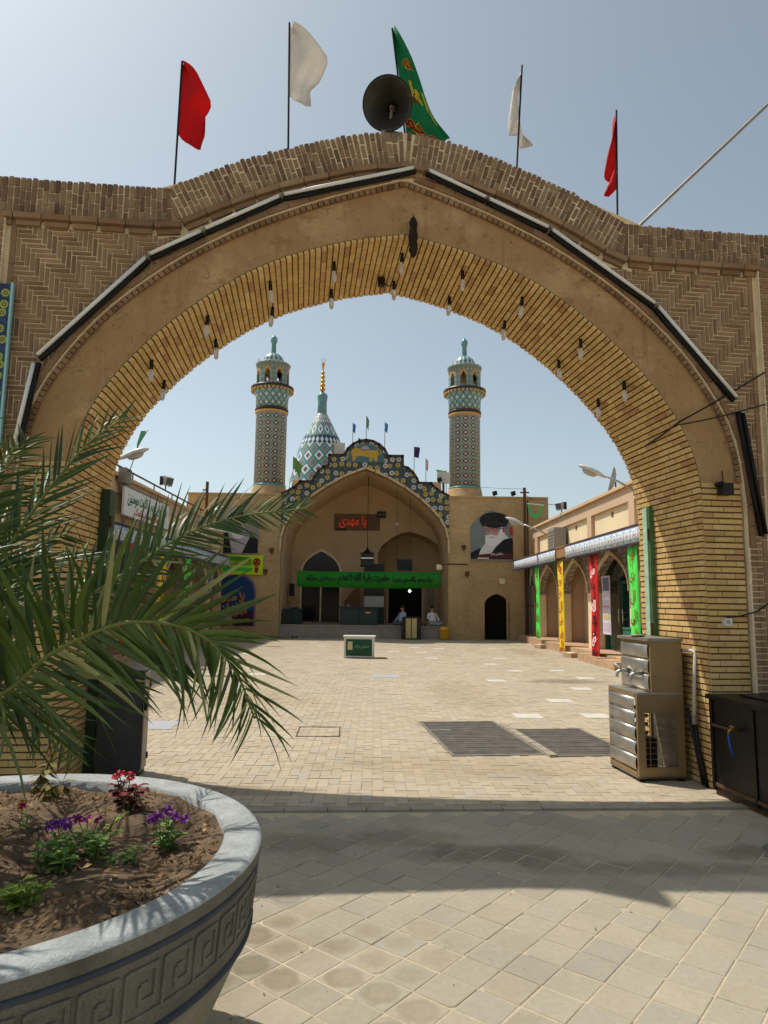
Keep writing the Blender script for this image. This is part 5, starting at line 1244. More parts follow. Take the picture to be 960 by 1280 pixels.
street_lamp((6.88,26.6,4.12), (4.98,26.6,4.92), 'street lamp farther along the right arcade before the portrait poster')
street_lamp((-6.9,17.0,4.85), (-5.68,17.1,5.36), 'street lamp nearest on the left arcade')
street_lamp((-6.9,27.0,4.55), (-5.95,27.0,5.25), 'street lamp farther along the left arcade behind the palm')
# pole with wires and bunting at the far right corner
t = thing('wire_pole', 'rusty steel pole with wires at the corner of the right wing', 'pole', (6.72, 31.15, 0))
MB().tube([(0,0,.2),(0,0,6.85)], .07, 8).build('shaft', M['rust'], t); MB().box(-.2,.2,-.03,.03,6.6,6.66).build('cross_arm', M['rust'], t)
MB().tube([(.12,.05,.3),(.14,.05,6.3)], .03, 6).build('conduit', M['black'], t)
cable('wire sagging from the corner pole to the right arcade floodlight', sag((6.75,31.1,6.5), (6.95,25.5,5.3), .15), .012)
cable('thin wire from the right minaret base to the corner pole', sag((4.6,31.4,6.9), (6.7,31.15,6.8), .02), .008)
t = thing('green_bunting', 'green and white cloth loop hanging from the wire by the corner pole', 'bunting', (7.1, 30.7, 6.05))
mb = MB(); P = []
for i in range(13):
    a = PI*i/12; P += [(-.35*math.cos(a), 0, -.62*math.sin(a)), (-.26*math.cos(a), .02, -.46*math.sin(a))]
mb.add(P, [(2*i,2*i+1,2*i+3,2*i+2) for i in range(12)]); o = mb.build('cloth', mat('bunting_green', (70,190,100), .8), t); o.modifiers.new('t','SOLIDIFY').thickness = .004
MB().tube([(-.38,0,.02),(.38,0,-.05)], .02, 6).build('rod', M['white_print'], t)
# left roof: rail, sign, flag, pole
t = thing('roof_rail', 'thin brown metal rail along the left arcade roof', 'railing', (-6.82, 0, 4.955))
MB().box(-.02,.02,9.5,31.4,.15,.19).build('top_rail', M['rust'], t)
for k in range(12): MB().box(-.015,.015,-.015,.015,0,.15).build('post', M['rust'], t, loc=(0,9.8+k*1.9,0))
t = thing('wall_sign', 'white metal sign with green and red script above the left arcade', 'sign', (-6.72, 20.4, 4.24))
MB().box(-.03,.03,-2.0,2.0,-.38,.38).build('board', mat('white_sign', (222,224,222), .6, .06), t)
[MB().box(-.04,.04,-2.03,2.03,a,a+.035).build('sign_frame', M['steel_dull'], t) for a in (.385,-.42)]
q = Matrix(((0,0,1),(1,0,0),(0,1,0)))
for s_, z, w_, sz, mm in (('دارالقرآن کریم و تلاوت مومنین', .10, 3.5, .44, mat('green_print', (30,120,80), .7)), ('شماره حساب کمک', -.22, 2.4, .26, M['red_print'])):
    o = text_mesh('lettering', s_, sz, mm, t, w_, .02, .001); m4 = q.to_4x4(); m4.translation = (.036, 0, z); o.matrix_local = m4
MB().box(-.1,.1,-2.2,-1.75,.45,.85).build('junction_box', M['steel_dull'], t)
t = thing('roof_flag', 'small green and white flag on the left arcade roof above the street lamp', 'flag', (-6.6, 18.4, 5.0))
MB().tube([(0,0,0),(.0,.6,.9),(.0,1.25,1.45)], .014, 6).build('pole', M['black_metal'], t)
mb = MB(); P = [(0,.45+.13*i,.72+.12*i+dz*(1-abs(i-2)/4)) for i in range(6) for dz in (0,.34)]; mb.add(P, [(2*i,2*i+1,2*i+3,2*i+2) for i in range(5)]); o = mb.build('cloth', mat('flag_mint', (90,170,120), .8, .2, 8, 20), t); o.modifiers.new('t','SOLIDIFY').thickness = .004
t = thing('wire_pole', 'grey steel pole with insulators at the left end of the shrine front', 'pole', (-7.6, 31.0, 0))
MB().tube([(0,0,.2),(0,0,6.9)], .07, 8).build('shaft', M['rust'], t); 
for z in (6.1,6.5): MB().box(-.2,.02,-.03,.03,z,z+.05).build('cross_arm', M['rust'], t)
# ================================================================== THINGS ROUND THE GATE
# ---- stainless water cooler with taps
t = thing('water_cooler', 'stainless steel drinking water cooler with taps and louvres by the right jamb', 'water cooler', (2.50, 6.76, 0), GA)
S = M['steel']; M['cooler_side'] = mat('shade_browned_steel', (150,124,88), .45, .2, 3, 40, .1, 60, .35); SD = M['cooler_side']  # side steel coloured brown to stand for shade and warm reflections
w, d, h1, h2, xs = .47, .62, .80, 1.30, .15
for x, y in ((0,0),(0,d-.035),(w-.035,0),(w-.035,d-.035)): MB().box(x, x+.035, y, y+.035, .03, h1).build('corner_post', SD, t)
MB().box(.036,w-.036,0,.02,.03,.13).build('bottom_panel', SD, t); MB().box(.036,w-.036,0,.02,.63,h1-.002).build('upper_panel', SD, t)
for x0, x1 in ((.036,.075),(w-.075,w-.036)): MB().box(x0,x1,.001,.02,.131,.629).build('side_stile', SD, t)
MB().box(0,w,0,d,.03,.05).build('floor_pan', M['steel_dull'], t); MB().box(.002,w,.0,d,h1,h1+.02).build('shelf', S, t)
MB().box(w-.02,w-.002,.036,d-.036,.05,h1-.01).build('back_panel', M['steel_dull'], t)
for k in range(5):                                                # bulging louvres on the sunny side
    z0 = .10+k*.135; mb = MB(); n = 8; P = []
    for i in range(n+1):
        a = PI*i/n; P += [(.012-.026*math.sin(a)**.8, y, z0+.126*(1-math.cos(a))/2) for y in (.036, d-.036)]
    mb.add(P, [(2*i,2*i+1,2*i+3,2*i+2) for i in range(n)]); o = mb.build('louvre', S, t, True); o.modifiers.new('t','SOLIDIFY').thickness = .003
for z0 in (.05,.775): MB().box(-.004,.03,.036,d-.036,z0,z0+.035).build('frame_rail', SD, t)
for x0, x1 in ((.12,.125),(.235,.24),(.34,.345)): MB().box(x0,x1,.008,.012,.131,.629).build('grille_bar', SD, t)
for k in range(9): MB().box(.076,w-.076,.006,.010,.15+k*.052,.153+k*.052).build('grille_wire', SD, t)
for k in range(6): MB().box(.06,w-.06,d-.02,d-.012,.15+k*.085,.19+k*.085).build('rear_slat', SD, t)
MB().box(.06,.28,.18,.45,.05,.36).build('compressor', M['black'], t); MB().tube([(.12,.3,.36),(.12,.3,.44),(.2,.3,.46)], .05, 10).build('motor', M['black_metal'], t)
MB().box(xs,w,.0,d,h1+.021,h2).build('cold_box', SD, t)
MB().box(xs-.03,w+.01,-.015,d+.02,h2+.001,h2+.03).build('lid', M['steel_dull'], t)
for z0, z1 in ((.84,.98),(1.0,1.12),(1.14,1.27)):
    mb = MB(); n = 6; P = []
    for i in range(n+1):
        a = PI*i/n; P += [(xs-.003-.012*math.sin(a), y, z0+(z1-z0)*(1-math.cos(a))/2) for y in (.03, d-.03)]
    mb.add(P, [(2*i,2*i+1,2*i+3,2*i+2) for i in range(n)]); o = mb.build('face_panel', S, t, True); o.modifiers.new('t','SOLIDIFY').thickness = .003
for y in (.14,.44):
    tp = MB().tube([(xs-.01,y,.985),(xs-.09,y,.99),(xs-.13,y,.97),(xs-.138,y,.92)], [.018,.020,.019,.014], 8).build('tap', S, t, True)
    for a in (-1,1): MB().tube([(xs-.10,y,1.005),(xs-.115,y+a*.04,1.035),(xs-.12,y+a*.07,1.045)], [.010,.014,.009], 6).build('tap_handle', S, tp)
MB().box(xs-.03,xs-.003,.10,.50,.94,.952).build('plate', S, t)
mb = MB(); mb.lathe([(.05,0),(.07,.012),(.075,.02),(.07,.021)], 16, (xs+.03,.3,h2+.031)); mb.build('dish', S, t, True)
for x, y in ((.04,.04),(w-.04,.04),(.04,d-.04),(w-.04,d-.04)): MB().box(x-.03,x+.03,y-.03,y+.03,0,.03).build('foot', M['black'], t)
# ---- pipes from the jamb tap
t = thing('water_pipe', 'white plastic pipe with an elbow tap on the right jamb behind the cooler', 'pipe', G(2.86, .30, 0), GA)
MB().tube([(-.13,.10,1.215),(-.06,.08,1.215)], .022, 10).build('valve', M['black'], t); MB().tube([(-.06,.08,1.215),(0,.0,1.22),(.0,-.05,1.20),(-.03,-.06,.9),(-.045,-.07,.60)], .017, 10).build('riser', mat('white_pvc', (196,190,178), .45, .1), t, True)
MB().tube([(-.045,-.07,.62),(-.045,-.07,.55)], .028, 10).build('coupling', M['steel_dull'], t)
MB().tube([(-.045,-.07,.56),(-.03,-.1,.3),(.0,-.16,.0)], .02, 8).build('hose', M['black'], t, True); MB().tube([(-.09,-.03,.7),(-.06,-.08,.4),(-.02,-.13,.02)], .018, 8).build('second_hose', M['black'], t, True)
# ---- dark water tank in front of the right pier
t = thing('steel_tank', 'dark steel water tank with brass tap and blue hose before the right pier', 'tank', G(2.80, -1.30, 0), GA)
M['tank'] = mat('dark_grimy_steel', (36,33,31), .38, .35, 3, 25, .3, 40, .55)
MB().box(0,1.6,0,1.26,.04,.82).build('body', M['tank'], t); MB().box(.02,1.58,.02,1.24,.0,.039).build('plinth', M['rust'], t)
for y in (.02,.62,1.2): MB().box(-.012,-.001,y,y+.035,.05,.81).build('rib', M['tank'], t)
MB().box(-.010,-.001,.06,1.19,.08,.11).build('weld_seam', M['rust'], t); MB().box(.2,1.4,.15,1.1,.861,.875).build('hatch', M['tank'], t); MB().box(-.025,1.6,-.02,1.275,.821,.86).build('rim', M['black_metal'], t)
tp = MB().tube([(-.002,.82,.62),(-.07,.82,.625),(-.10,.82,.61),(-.105,.82,.58)], [.012,.013,.012,.009], 8).build('tap', mat('brass', (150,116,60), .4, .2, metal=.7), t, True); MB().box(-.075,-.06,.79,.85,.64,.655).build('tap_handle', tp.data.materials[0], tp)
MB().tube([(-.105,.82,.585),(-.11,.80,.5),(-.10,.77,.42)], .010, 8).build('hose', mat('blue_hose', (24,84,150), .5), t, True)
MB().tube([(-.01,1.2,.60),(-.03,.9,.61)], .012, 8).build('feed_pipe', M['rust'], t)
t = thing('floor_stain_disc', 'dark disc for a drain plate in the slabs below the tank', 'stain', (2.85, 4.95, .003), .3)  # added disc standing for a dark rounded stain
MB().lathe([(.17,0),(.17,.004),(.15,.006)], 20).build('ring', M['grate'], t); MB().lathe([(.14,.0),(.14,.005)], 20).build('plate', mat('stain_disc_grey', (96,90,82), .7, .25, 8, 60, .3, 60), t)
# ---- gate posts and door leaves folded on the jambs
M['green_paint'] = mat('worn_green_paint', [(66,104,58),(84,124,80),(58,92,52)], .5, .35, 6, 40, .3, 60); M['lit_green_paint'] = mat('worn_sunlit_green_paint', (168,196,170), .5, .3, 8, 40)
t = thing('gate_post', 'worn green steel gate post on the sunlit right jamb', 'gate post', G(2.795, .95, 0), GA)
MB().box(.02,.085,.0,.12,0,2.70).build('channel', M['green_paint'], t); MB().box(.006,.019,.03,.12,.02,2.69).build('lit_edge', M['lit_green_paint'], t)  # narrow edge in paler green, the post's sunlit side put into the paint
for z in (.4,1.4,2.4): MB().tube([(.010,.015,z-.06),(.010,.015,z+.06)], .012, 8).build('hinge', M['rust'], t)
t = thing('gate_post', 'green steel gate post darkened for the shade of the left jamb', 'gate post', G(-2.87, .98, 0), GA)
MB().box(.0,.10,.0,.20,0,2.72).build('channel', mat('shade_darkened_green_paint', (44,66,40), .5, .3, 6, 40), t);  # darker copy of the post green, jamb shade put into the paint
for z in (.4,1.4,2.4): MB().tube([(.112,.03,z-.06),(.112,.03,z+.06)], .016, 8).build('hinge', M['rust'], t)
t = thing('steel_cabinet', 'black steel cabinet with a latch at the foot of the left jamb', 'cabinet', G(-2.74, .90, 0), GA)
MB().box(0,.40,0,.24,.02,.97).build('body', mat('slate_steel', (72,71,72), .5, .3, 4, 40, .3, 50, .4), t); MB().box(.405,.418,.02,.22,.05,.95).build('door', M['steel_dull'], t); MB().box(.0,.40,.0,.24,0,.019).build('plinth', M['black'], t)  # door side in paler steel, drawn as the lit side of the cabinet
l_ = MB().box(.418,.445,-.005,.03,.60,.72).build('latch', M['black_metal'], t); MB().tube([(.44,-.01,.62),(.46,-.02,.66)], .008, 6).build('latch_pin', M['rust'], l_)
for z in (.15,.82): MB().tube([(.42,.22,z-.03),(.42,.22,z+.03)], .012, 8).build('hinge', M['black_metal'], t)
# ---- donation box in the courtyard
t = thing('green_box', 'white framed box with a dark green panel standing in the middle of the courtyard', 'box', (-.45, 20.75, 0), R(-2))
MB().box(-.44,.44,0,.5,.02,.60).build('body', mat('white_enamel', (222,220,208), .5, .08), t); MB().box(-.47,.47,-.03,.53,.601,.64).build('top', mat('white_enamel', (222,220,208), .5, .08), t)
MB().box(-.38,.38,-.02,-.001,.07,.55).build('panel', mat('green_panel2', (26,78,54), .5, .12), t); MB().box(-.33,-.19,-.03,-.021,.24,.48).build('emblem', mat('cream_emblem', (206,196,150), .6), t)
for z in (.05,.56): MB().box(-.42,.42,-.014,-.002,z-.018,z+.005).build('frame_bar', M['white_print'], t)
o = text_mesh('lettering', 'صندوق نذورات', .13, mat('pale_green_print', (120,170,130), .7), t, .42, .02, .001); o.location = (.08,-.026,.34); o.rotation_euler = (R(90),0,0)
t = thing('shadow_plate', 'small dark plate drawn as the shadow on the ground right of the green box', 'plate', (.22, 20.7, .005))  # dark plate laid where the box casts its shadow
MB().box(-.17,.17,-.2,.2,0,.012).build('plate', M['grate'], t); MB().box(-.12,.12,-.02,.02,.0121,.03).build('lifting_bar', M['rust'], t)
# ================================================================== PLANTER, PALM, FLOWERS
PC = Vector((-1.335, 2.39, 0)); PR_, PZ = .965, .85; PS = 1.02
M['concrete_dark'] = mat('speckled_dark_concrete', (122,117,104), .85, .4, 4, 150, .7, 200)
M['concrete'] = mat('tan_concrete', (150,140,120), .88, .25, 3, 80, .4, 160)
M['rim_paint'] = mat('pale_blue_rim_paint', (170,173,171), .8, .32, 7, 110, .7, 150)
M['blue_groove'] = mat('slate_blue_paint', (66,71,80), .8, .25, 8, 90, .3, 120)
M['soil'] = mat('dry_soil', [(98,80,60),(124,102,78),(84,68,52)], .97, .3, 6, 60, .9, 90)
t = thing('planter_bowl', 'large round concrete planter bowl with a Greek key band and pale painted rim', 'planter', PC)
prof = [(.60,0.0),(.64,.02),(.70,.14),(.78,.28),(.855,.40),(.905,.51),(.930,.575)]
MB().lathe(prof, 72).build('bowl', M['concrete'], t, True)
MB().lathe([(.930,.575),(.938,.60),(.946,.68),(.953,.77),(.955,.80)], 72, cap=False).build('key_band', M['concrete_dark'], t, True)
for z0, r in ((.572,.940),(.776,.956)): MB().lathe([(r-.015,z0),(r+.004,z0+.006),(r+.006,z0+.020),(r-.012,z0+.028)], 72, cap=False).build('groove_band', M['blue_groove'], t, True)
MB().lathe([(.948,.796),(.962,.802),(.966,.812),(.966,.838)], 72, cap=False).build('lip', M['concrete_dark'], t, True)
MB().lathe([(.966,.838),(.960,.848),(.945,.852),(.848,.848),(.838,.842),(.830,.76),(.82,.70)], 72, cap=False).build('rim', M['rim_paint'], t, True)
# Greek key pieces, one mesh turned round the bowl
kn = 52; mb = MB(); span = 2*PI/kn; bars = [((.04,.0),(.04,1.0)),((.04,.95),(.86,.95)),((.80,.95),(.80,.30)),((.80,.33),(.36,.33)),((.40,.33),(.40,.66)),((.40,.64),(.60,.64)),((.04,.05),(1.04,.05))]
def kp(u, v, off): 
    a = (u-.5)*span; z = .628+v*.128; r = .938+.016*(z-.60)/.17+off; return (r*math.cos(a), r*math.sin(a), z)
for (u0,v0),(u1,v1) in bars:
    hw, hv = .06, .075
    if u0 == u1: ua, ub, va, vb = u0-hw, u0+hw, min(v0,v1), max(v0,v1)
    else: ua, ub, va, vb = min(u0,u1), max(u0,u1), v0-hv, v0+hv
    o = random.uniform(0,.001); P = [kp(ua,va,-.01),kp(ub,va,-.01),kp(ub,vb,-.01),kp(ua,vb,-.01),kp(ua+.012,va+.015,.005+o),kp(ub-.012,va+.015,.005+o),kp(ub-.012,vb-.015,.005+o),kp(ua+.012,vb-.015,.005+o)]
    mb.add(P, [(4,5,6,7),(0,1,5,4),(1,2,6,5),(2,3,7,6),(3,0,4,7)])
km = mb.mesh('key_ornament', M['concrete_dark'])
for k in range(kn): link('key_ornament', km, t, None, (0,0,k*span))
# soil and litter
so_ = MB(); n, m_ = 64, 20; P = [(0,0,.0)]
def soilz(x, y): return .822 + .018*math.sin(5*x+2)*math.cos(4*y) + .010*math.sin(17*x+3*y)+.008*math.cos(23*y-5*x) - .008*max(0,(x*x+y*y)-.45)
for j in range(1, m_+1):
    for k in range(n):
        r = .836*j/m_; a = 2*PI*k/n; x, y = r*math.cos(a), r*math.sin(a); P.append((x, y, soilz(x, y)+random.uniform(-.006,.006)))
P[0] = (0,0,soilz(0,0)); so_.add(P, [(0,1+k,1+(k+1)%n) for k in range(n)])
so_.f += [[1+(j-1)*n+k, 1+j*n+k, 1+j*n+(k+1)%n, 1+(j-1)*n+(k+1)%n] for j in range(1, m_) for k in range(n)]
so_.pv = [random.random() for _ in so_.f]; so_.mi = [0]*len(so_.f)
so_.build('soil', M['soil'], t, True)
lit = MB()
for _ in range(2600):
    r = .815*math.sqrt(random.random()); a = random.random()*2*PI; x, y = r*math.cos(a), r*math.sin(a)
    if random.random() < .4: r = random.uniform(.62,.815); x, y = r*math.cos(a), r*math.sin(a)
    L = random.uniform(.004,.016); b = random.random()*PI; ux, uy = math.cos(b)*L, math.sin(b)*L; vx, vy = -uy*random.uniform(.15,.6), ux*random.uniform(.15,.6); z = soilz(x,y)+.008
    lit.add([(x-ux,y-uy,z),(x+vx,y+vy,z+random.uniform(.002,.012)),(x+ux,y+uy,z+random.uniform(-.002,.008)),(x-vx,y-vy,z+random.uniform(-.004,.004))], [(0,1,2,3)])
tag(lit.build('soil_litter', mat('dry_litter', [(150,116,78),(110,80,54),(186,152,108),(90,66,46)], .95, .2), t), kind='stuff')

# ---- date palm
M['leaf'] = mat('palm_leaflet', [(42,62,22),(56,80,28),(74,98,36),(48,70,24),(92,112,48),(62,86,30),(84,102,42),(150,150,100)], .45, .18, 4, 30, spec=.4)
M['leaf_dry'] = mat('dry_palm_tip', (176,160,112), .7, .15); M['rachis'] = mat('palm_rachis', (112,122,62), .6, .12, 6, 40); M['trunk'] = mat('palm_trunk', (110,84,58), .95, .3, 8, 50, .8, 60)
BASE = Vector((-1.60, 2.50, .78))
palm = thing('palm_tree', 'young date palm with arching fronds growing in the planter bowl', 'palm tree', BASE)
tr = MB(); tr.lathe([(.085,-.02),(.10,.05),(.095,.2),(.11,.32),(.07,.44),(.02,.5)], 20); trunk = tr.build('trunk', M['trunk'], palm, True)
for k in range(26):
    a = k*2.4; z = .05+.013*k; r = .095; c = Vector((r*math.cos(a), r*math.sin(a), z)); q = Vector((math.cos(a), math.sin(a), 1.1)).normalized()
    MB().obox(c+q*.03, q*.055, Vector((-math.sin(a), math.cos(a), 0))*.03, q.cross(Vector((-math.sin(a), math.cos(a), 0)))*.012).build('leaf_base', M['trunk'], trunk)
def leaflet_mesh(curl, pv):
    """unit leaflet along +x, folded, face up +z"""
    mb = MB(); st = [(0,.35),(.06,.7),(.2,1.0),(.45,.92),(.7,.62),(.88,.3),(1.0,.03)]; W = .040; P = []
    for x, w in st:
        zz = -curl*x*x; P += [(x, -W*w, zz+.014*w), (x, 0, zz), (x, W*w, zz+.014*w)]
    F = []
    for i in range(len(st)-1): F += [(3*i,3*i+1,3*i+4,3*i+3), (3*i+1,3*i+2,3*i+5,3*i+4)]
    return mb.add(P, F, pv)
lv = [leaflet_mesh(c, p) for c, p in ((.0,.05),(.08,.25),(.16,.45),(.28,.62),(.05,.75),(.22,.15),(.4,.55),(.12,.98),(.5,.35))]
lvm = [m_.mesh('leaflet', M['leaf'], True) for m_ in lv]
def catm3(P, n=8):
    P = [Vector(p) for p in P]; Q = [2*P[0]-P[1]]+P+[2*P[-1]-P[-2]]; out = []
    for i in range(1, len(Q)-2):
        a, b, c, d = Q[i-1:i+3]
        for k in range(n):
            s = k/n; out.append(.5*((2*b)+(c-a)*s+(2*a-5*b+4*c-d)*s*s+(3*b-a-3*c+d)*s**3))
    return out+[P[-1]]
single_left = [310]
bulk = MB()
def frond(pts, side, nleaf, L0, single, start=.18, fwd=.75, spread=.35, sl=(1,1), droop=0.0, tipfrac=.55):
    pts = [Vector(p)-BASE for p in pts]; C = catm3(pts); cum = [0]
    for a, b in zip(C, C[1:]): cum.append(cum[-1]+(b-a).length)
    tot = cum[-1]; rr = [.010*(1-.85*c/tot)+.0015 for c in cum]
    fr_ = MB().tube(C, rr, 7).build('frond', M['rachis'], palm, True)
    side = Vector(side).normalized()
    def at(s):
        s *= tot
        for i in range(len(cum)-1):
            if cum[i+1] >= s: break
        f = (s-cum[i])/max(1e-6, cum[i+1]-cum[i]); return C[i].lerp(C[i+1], f), (C[i+1]-C[i]).normalized()
    for k in range(nleaf):
        for sgn in (1, -1):
            s = start + (1-start)*((k+.5*(sgn > 0)*.8+random.uniform(-.2,.2))/nleaf); s = min(max(s, .05), .995)
            p, tn = at(s); b = (side - tn*side.dot(tn)).normalized(); nrm = tn.cross(b)
            Lf = L0*(sl[0] if sgn > 0 else sl[1])*(.55+.45*math.sin(PI*min(1, .25+s*.8)))*random.uniform(.82,1.1)*(1-tipfrac*max(0, s-.75)/.25*.6)
            f = fwd*(.75+.8*s)+random.uniform(-.12,.12)
            d = b*sgn + tn*f + nrm*random.gauss(0, spread); d.z -= droop + (droop*4.5*max(0, s-.55) if droop > .1 else 0); d.normalize()
            up = (nrm if nrm.z >= 0 else -nrm); up = up + Vector((random.gauss(0,.35), random.gauss(0,.35), random.gauss(0,.2))); up = (up - d*up.dot(d)).normalized(); y = up.cross(d)
            mt = Matrix((d*Lf, y*max(Lf,.16)*random.uniform(.58,.86), up*Lf)).transposed().to_4x4(); mt.translation = p
            j = random.randrange(len(lv))
            if single and single_left[0] > 0:
                o = link('leaflet', lvm[j], fr_); o.matrix_local = mt; single_left[0] -= 1
            else:
                bulk.add([mt @ Vector(v) for v in lv[j].v], lv[j].f, random.random())
    return fr_
A = [(-1.56,2.45,1.22),(-1.221,2.35,1.334),(-1.046,2.30,1.468),(-.878,2.27,1.55),(-.772,2.27,1.577),(-.647,2.28,1.568),(-.566,2.30,1.537),(-.501,2.31,1.484),(-.435,2.32,1.392),(-.383,2.32,1.27)]
B_ = [(-1.60,2.55,1.236),(-1.415,2.70,1.444),(-1.229,2.80,1.594),(-1.023,2.85,1.747),(-.869,2.90,1.873),(-.741,2.93,1.948),(-.579,2.95,2.004),(-.411,2.96,2.028),(-.30,2.97,2.045)]
C_ = [(-1.603,2.55,1.272),(-1.492,2.60,1.609),(-1.364,2.65,1.88),(-1.243,2.68,2.102),(-1.122,2.70,2.267),(-1.0,2.72,2.37)]
frond(A, (.1,-.35,1), 74, .38, True, .20, .62, .38, (1.1,1.0), .14, .2)
frond(B_, (0,.25,1), 58, .29, True, .30, .80, .25, (1.05,.9), .0)
frond(C_, (-.8,.1,.7), 36, .30, True, .22, 1.3, .3)
for q_ in ([(-1.62,2.45,1.26),(-1.60,2.2,1.65),(-1.50,2.0,1.95),(-1.36,1.85,2.1)], [(-1.62,2.44,1.26),(-1.75,2.15,1.6),(-1.74,1.9,1.85),(-1.66,1.7,1.95)], [(-1.6,2.5,1.28),(-1.5,2.45,1.72),(-1.36,2.38,2.02),(-1.2,2.3,2.16)]):
    frond(q_, (.7,.2,.3), 32, .30, False, .25, .8, .35)
D_ = [(-1.591,2.45,1.259),(-1.53,2.40,1.61),(-1.49,2.38,1.908),(-1.46,2.36,2.155),(-1.42,2.35,2.36)]
frond(D_, (1,.1,.25), 34, .30, False, .3, .5, .3)
frond([(-1.628,2.55,1.244),(-1.50,2.62,1.493),(-1.40,2.68,1.729),(-1.31,2.74,1.855),(-1.22,2.79,1.91)], (.7,.3,.7), 26, .24, False, .2, .8, .4)
frond([(-1.593,2.5,1.225),(-1.462,2.60,1.30),(-1.314,2.65,1.29),(-1.214,2.70,1.2),(-1.12,2.72,1.06)], (0,.5,1), 26, .24, False, .2, .8, .4, (1,1), .15)
frond([(-1.60,2.48,1.25),(-1.50,2.38,1.45),(-1.36,2.28,1.56),(-1.22,2.22,1.56)], (.4,.2,.9), 26, .28, False, .3, .8, .4)
frond([(-1.63,2.52,1.25),(-1.60,2.62,1.70),(-1.52,2.72,2.05),(-1.42,2.80,2.30)], (.9,.2,.2), 34, .30, False, .25, .7, .35)
for az, ln, ht in ((95,.9,.5),(130,1.0,.35),(165,.95,.5),(200,.9,.35),(235,.8,.6),(265,.75,.3),(150,.6,.9),(60,1.0,.65),(290,.55,.45)):
    a = R(az); u = Vector((math.cos(a), math.sin(a), 0)); q = BASE+Vector((0,0,.42))
    frond([q, q+u*ln*.3+Vector((0,0,ht*.7)), q+u*ln*.65+Vector((0,0,ht)), q+u*ln+Vector((0,0,ht*.75))], Vector((-u.y,u.x,.4)), 24, .30, False, .25, .8, .35)
tag(bulk.build('far_leaflets', M['leaf'], palm, True), kind='stuff')

# ---- bedding plants
M['herb'] = mat('herb_leaf', [(70,104,36),(92,126,46),(116,148,60),(60,90,34)], .6, .15); M['herb_yellow'] = mat('yellow_green_leaf', [(134,150,50),(160,176,70),(110,134,44)], .6, .15); M['herb_dry'] = mat('wilted_leaf', [(130,120,54),(110,92,46),(146,134,66)], .8, .2); M['herb_red'] = mat('dark_red_leaf', [(96,16,28),(126,22,36),(60,16,24)], .6, .15)
M['petal_purple'] = mat('purple_petal', (112,24,128), .6, .12, 20, 90); M['petal_magenta'] = mat('magenta_petal', (150,20,110), .6, .12, 20, 90); M['petal_red'] = mat('red_petal', (190,20,36), .6, .1); M['petal_eye'] = mat('flower_eye', (60,16,70), .6, .1)
def leaf(mb, p, d, up, L, W, bend=.25):
    d = d.normalized(); y = up.cross(d)
    if y.length < 1e-3: y = Vector((1,0,0)).cross(d)
    y.normalize(); u = d.cross(y)
    P = []
    for s, w in ((0,.12),(.25,.75),(.55,1.0),(.82,.6),(1.0,.05)):
        c = p + d*L*s - u*L*bend*s*s
        P += [c-y*W*w+u*W*.25*w, c, c+y*W*w+u*W*.25*w]
    F = []
    for i in range(4): F += [(3*i,3*i+1,3*i+4,3*i+3),(3*i+1,3*i+2,3*i+5,3*i+4)]
    mb.add(P, F)
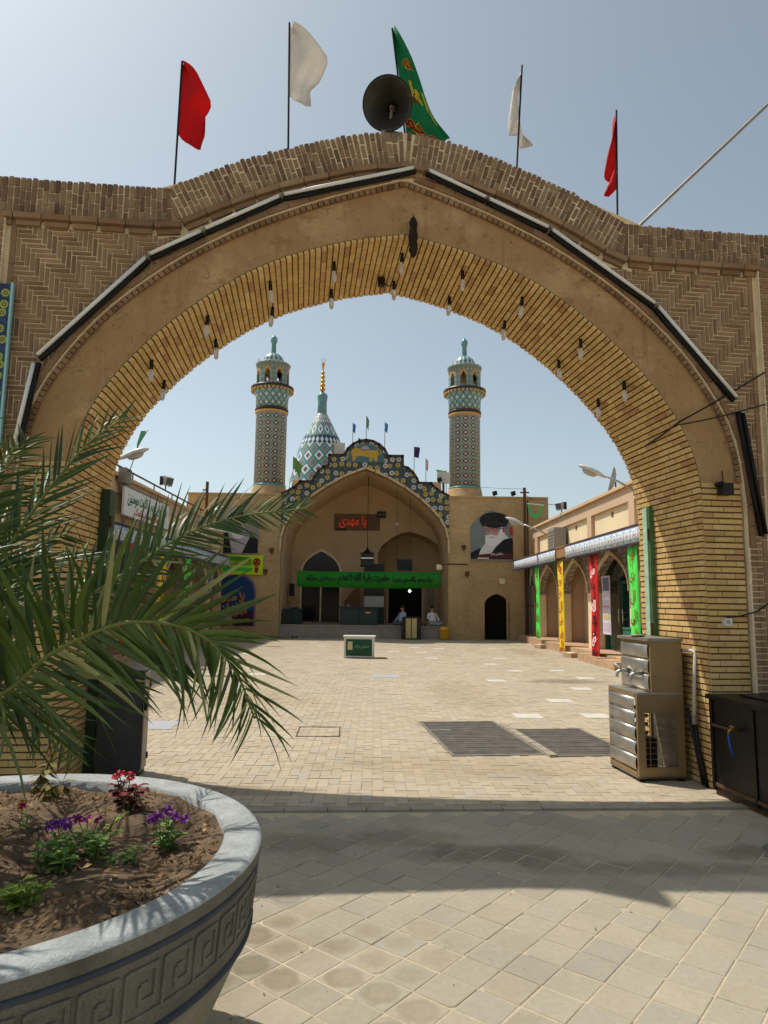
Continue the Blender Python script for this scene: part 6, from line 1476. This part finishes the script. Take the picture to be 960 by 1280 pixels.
def plant(x, y, label, m, stems, h, L, W, flowers=(), fm=None, lean=(0,0), spread=.04, fs=.018):
    z = soilz(x-PC.x, y-PC.y); t = thing('bedding_plant', label, 'plant', (x, y, z), 0, 'bedding plants in the planter')
    mb = MB(); tips = []
    for s in range(stems):
        a = random.random()*2*PI; r = random.uniform(0, spread); b = Vector((r*math.cos(a), r*math.sin(a), 0)); hh = h*random.uniform(.6,1.1); tp = b*1.8 + Vector((lean[0]*hh, lean[1]*hh, hh)); md = (b+tp)/2+Vector((random.gauss(0,.006), random.gauss(0,.006), 0))
        MB().tube([b-Vector((0,0,.01)), md, tp], [.004,.003,.002], 5).build('stem', M['herb'] if m is not M['herb_dry'] else m, t); tips.append(tp)
        n = max(6, int(hh/.009))
        for k in range(n):
            f = (k+.5)/n; p = b.lerp(md, f*2) if f < .5 else md.lerp(tp, f*2-1); an = k*2.4+random.gauss(0,.4); dv = Vector((math.cos(an), math.sin(an), random.uniform(.1,.9) if m is not M['herb_dry'] else random.uniform(-.9,.2)))
            leaf(mb, p, dv, Vector((0,0,1)), L*random.uniform(.7,1.15), W*random.uniform(.8,1.15))
    tag(mb.build('leaves', m, t, True), kind='stuff')
    for fx, fy, fz in flowers:
        f = MB(); c = Vector((fx, fy, fz)); nrm = Vector((random.gauss(0,.3), -.55+random.gauss(0,.2), .8)).normalized(); ax = nrm.orthogonal().normalized(); ay = nrm.cross(ax)
        for k in range(5):
            a = 2*PI*k/5; d = ax*math.cos(a)+ay*math.sin(a); s = ax*-math.sin(a)+ay*math.cos(a)
            P = [c, c+d*fs*.5-s*fs*.30+nrm*.006, c+d*fs-s*fs*.45+nrm*.004*random.random(), c+d*fs*1.12, c+d*fs+s*fs*.45-nrm*.004, c+d*fs*.5+s*fs*.30+nrm*.006]
            f.add(P, [(0,1,2,3),(0,3,4,5)])
        fo = f.build('flower', fm, t); MB().lathe([(.006,0),(.007,.003),(.002,.006)], 8, c, nrm.to_track_quat('Z','Y').to_matrix()).build('flower_eye', M['petal_eye'], fo); MB().tube([Vector((fx*.5,fy*.5,fz*.4)), c], .002, 5).build('flower_stalk', M['herb'], fo)
plant(-.71, 2.52, 'petunia with purple flowers near the right side of the planter', M['herb'], 6, .075, .04, .012, [(-.02,-.02,.11),(.03,0,.105),(.0,.02,.12),(-.045,.0,.095),(.06,.02,.09)], M['petal_purple'])
plant(-.775, 2.35, 'small green seedling nearest the rim of the planter', M['herb'], 3, .05, .032, .010)
plant(-.985, 2.30, 'bushy green plant at the lower left of the planter soil', M['herb'], 9, .07, .045, .014, spread=.07)
plant(-.93, 2.42, 'green plant with a magenta-purple flower in the middle of the planter', M['herb'], 8, .08, .04, .012, [(-.10,.06,.085),(-.085,.03,.08),(-.12,.04,.075)], M['petal_purple'], spread=.06)
plant(-.96, 2.0, 'yellow-green leafy plant at the left edge of the planter soil', M['herb_yellow'], 8, .085, .05, .016, spread=.05)
plant(-.975, 2.90, 'dark red leafed plant with red flowers at the back of the planter', M['herb_red'], 6, .10, .05, .018, [(-.03,-.01,.13),(.01,.0,.12),(-.05,.02,.115)], M['petal_red'], spread=.05, fs=.02)
plant(-.95, 2.53, 'leaning pale yellow-green flower spike in the middle of the planter', M['herb_yellow'], 2, .12, .022, .007, lean=(.8,.3), spread=.01)
plant(-.99, 2.57, 'low plant with magenta flowers beside the pale spike', M['herb'], 3, .04, .03, .010, [(.0,-.02,.08),(-.04,.0,.075),(.03,.01,.07)], M['petal_magenta'])
plant(-1.47, 3.18, 'wilted yellowing plant at the back rim of the planter', M['herb_dry'], 3, .13, .05, .014, lean=(.5,0))
plant(-1.33, 3.04, 'drooping dry brown plant beside the wilted one', M['herb_dry'], 4, .08, .05, .016, lean=(.2,-.2))
plant(-1.24, 2.60, 'tiny plant with one red flower at the left of the planter', M['herb'], 2, .05, .02, .006, [(.0,0,.085)], M['petal_red'], fs=.014)
plant(-1.05, 2.50, 'small plant with a single purple flower left of the pale spike', M['herb'], 3, .04, .03, .010, [(-.02,0,.08),(-.045,.0,.07)], M['petal_purple'])
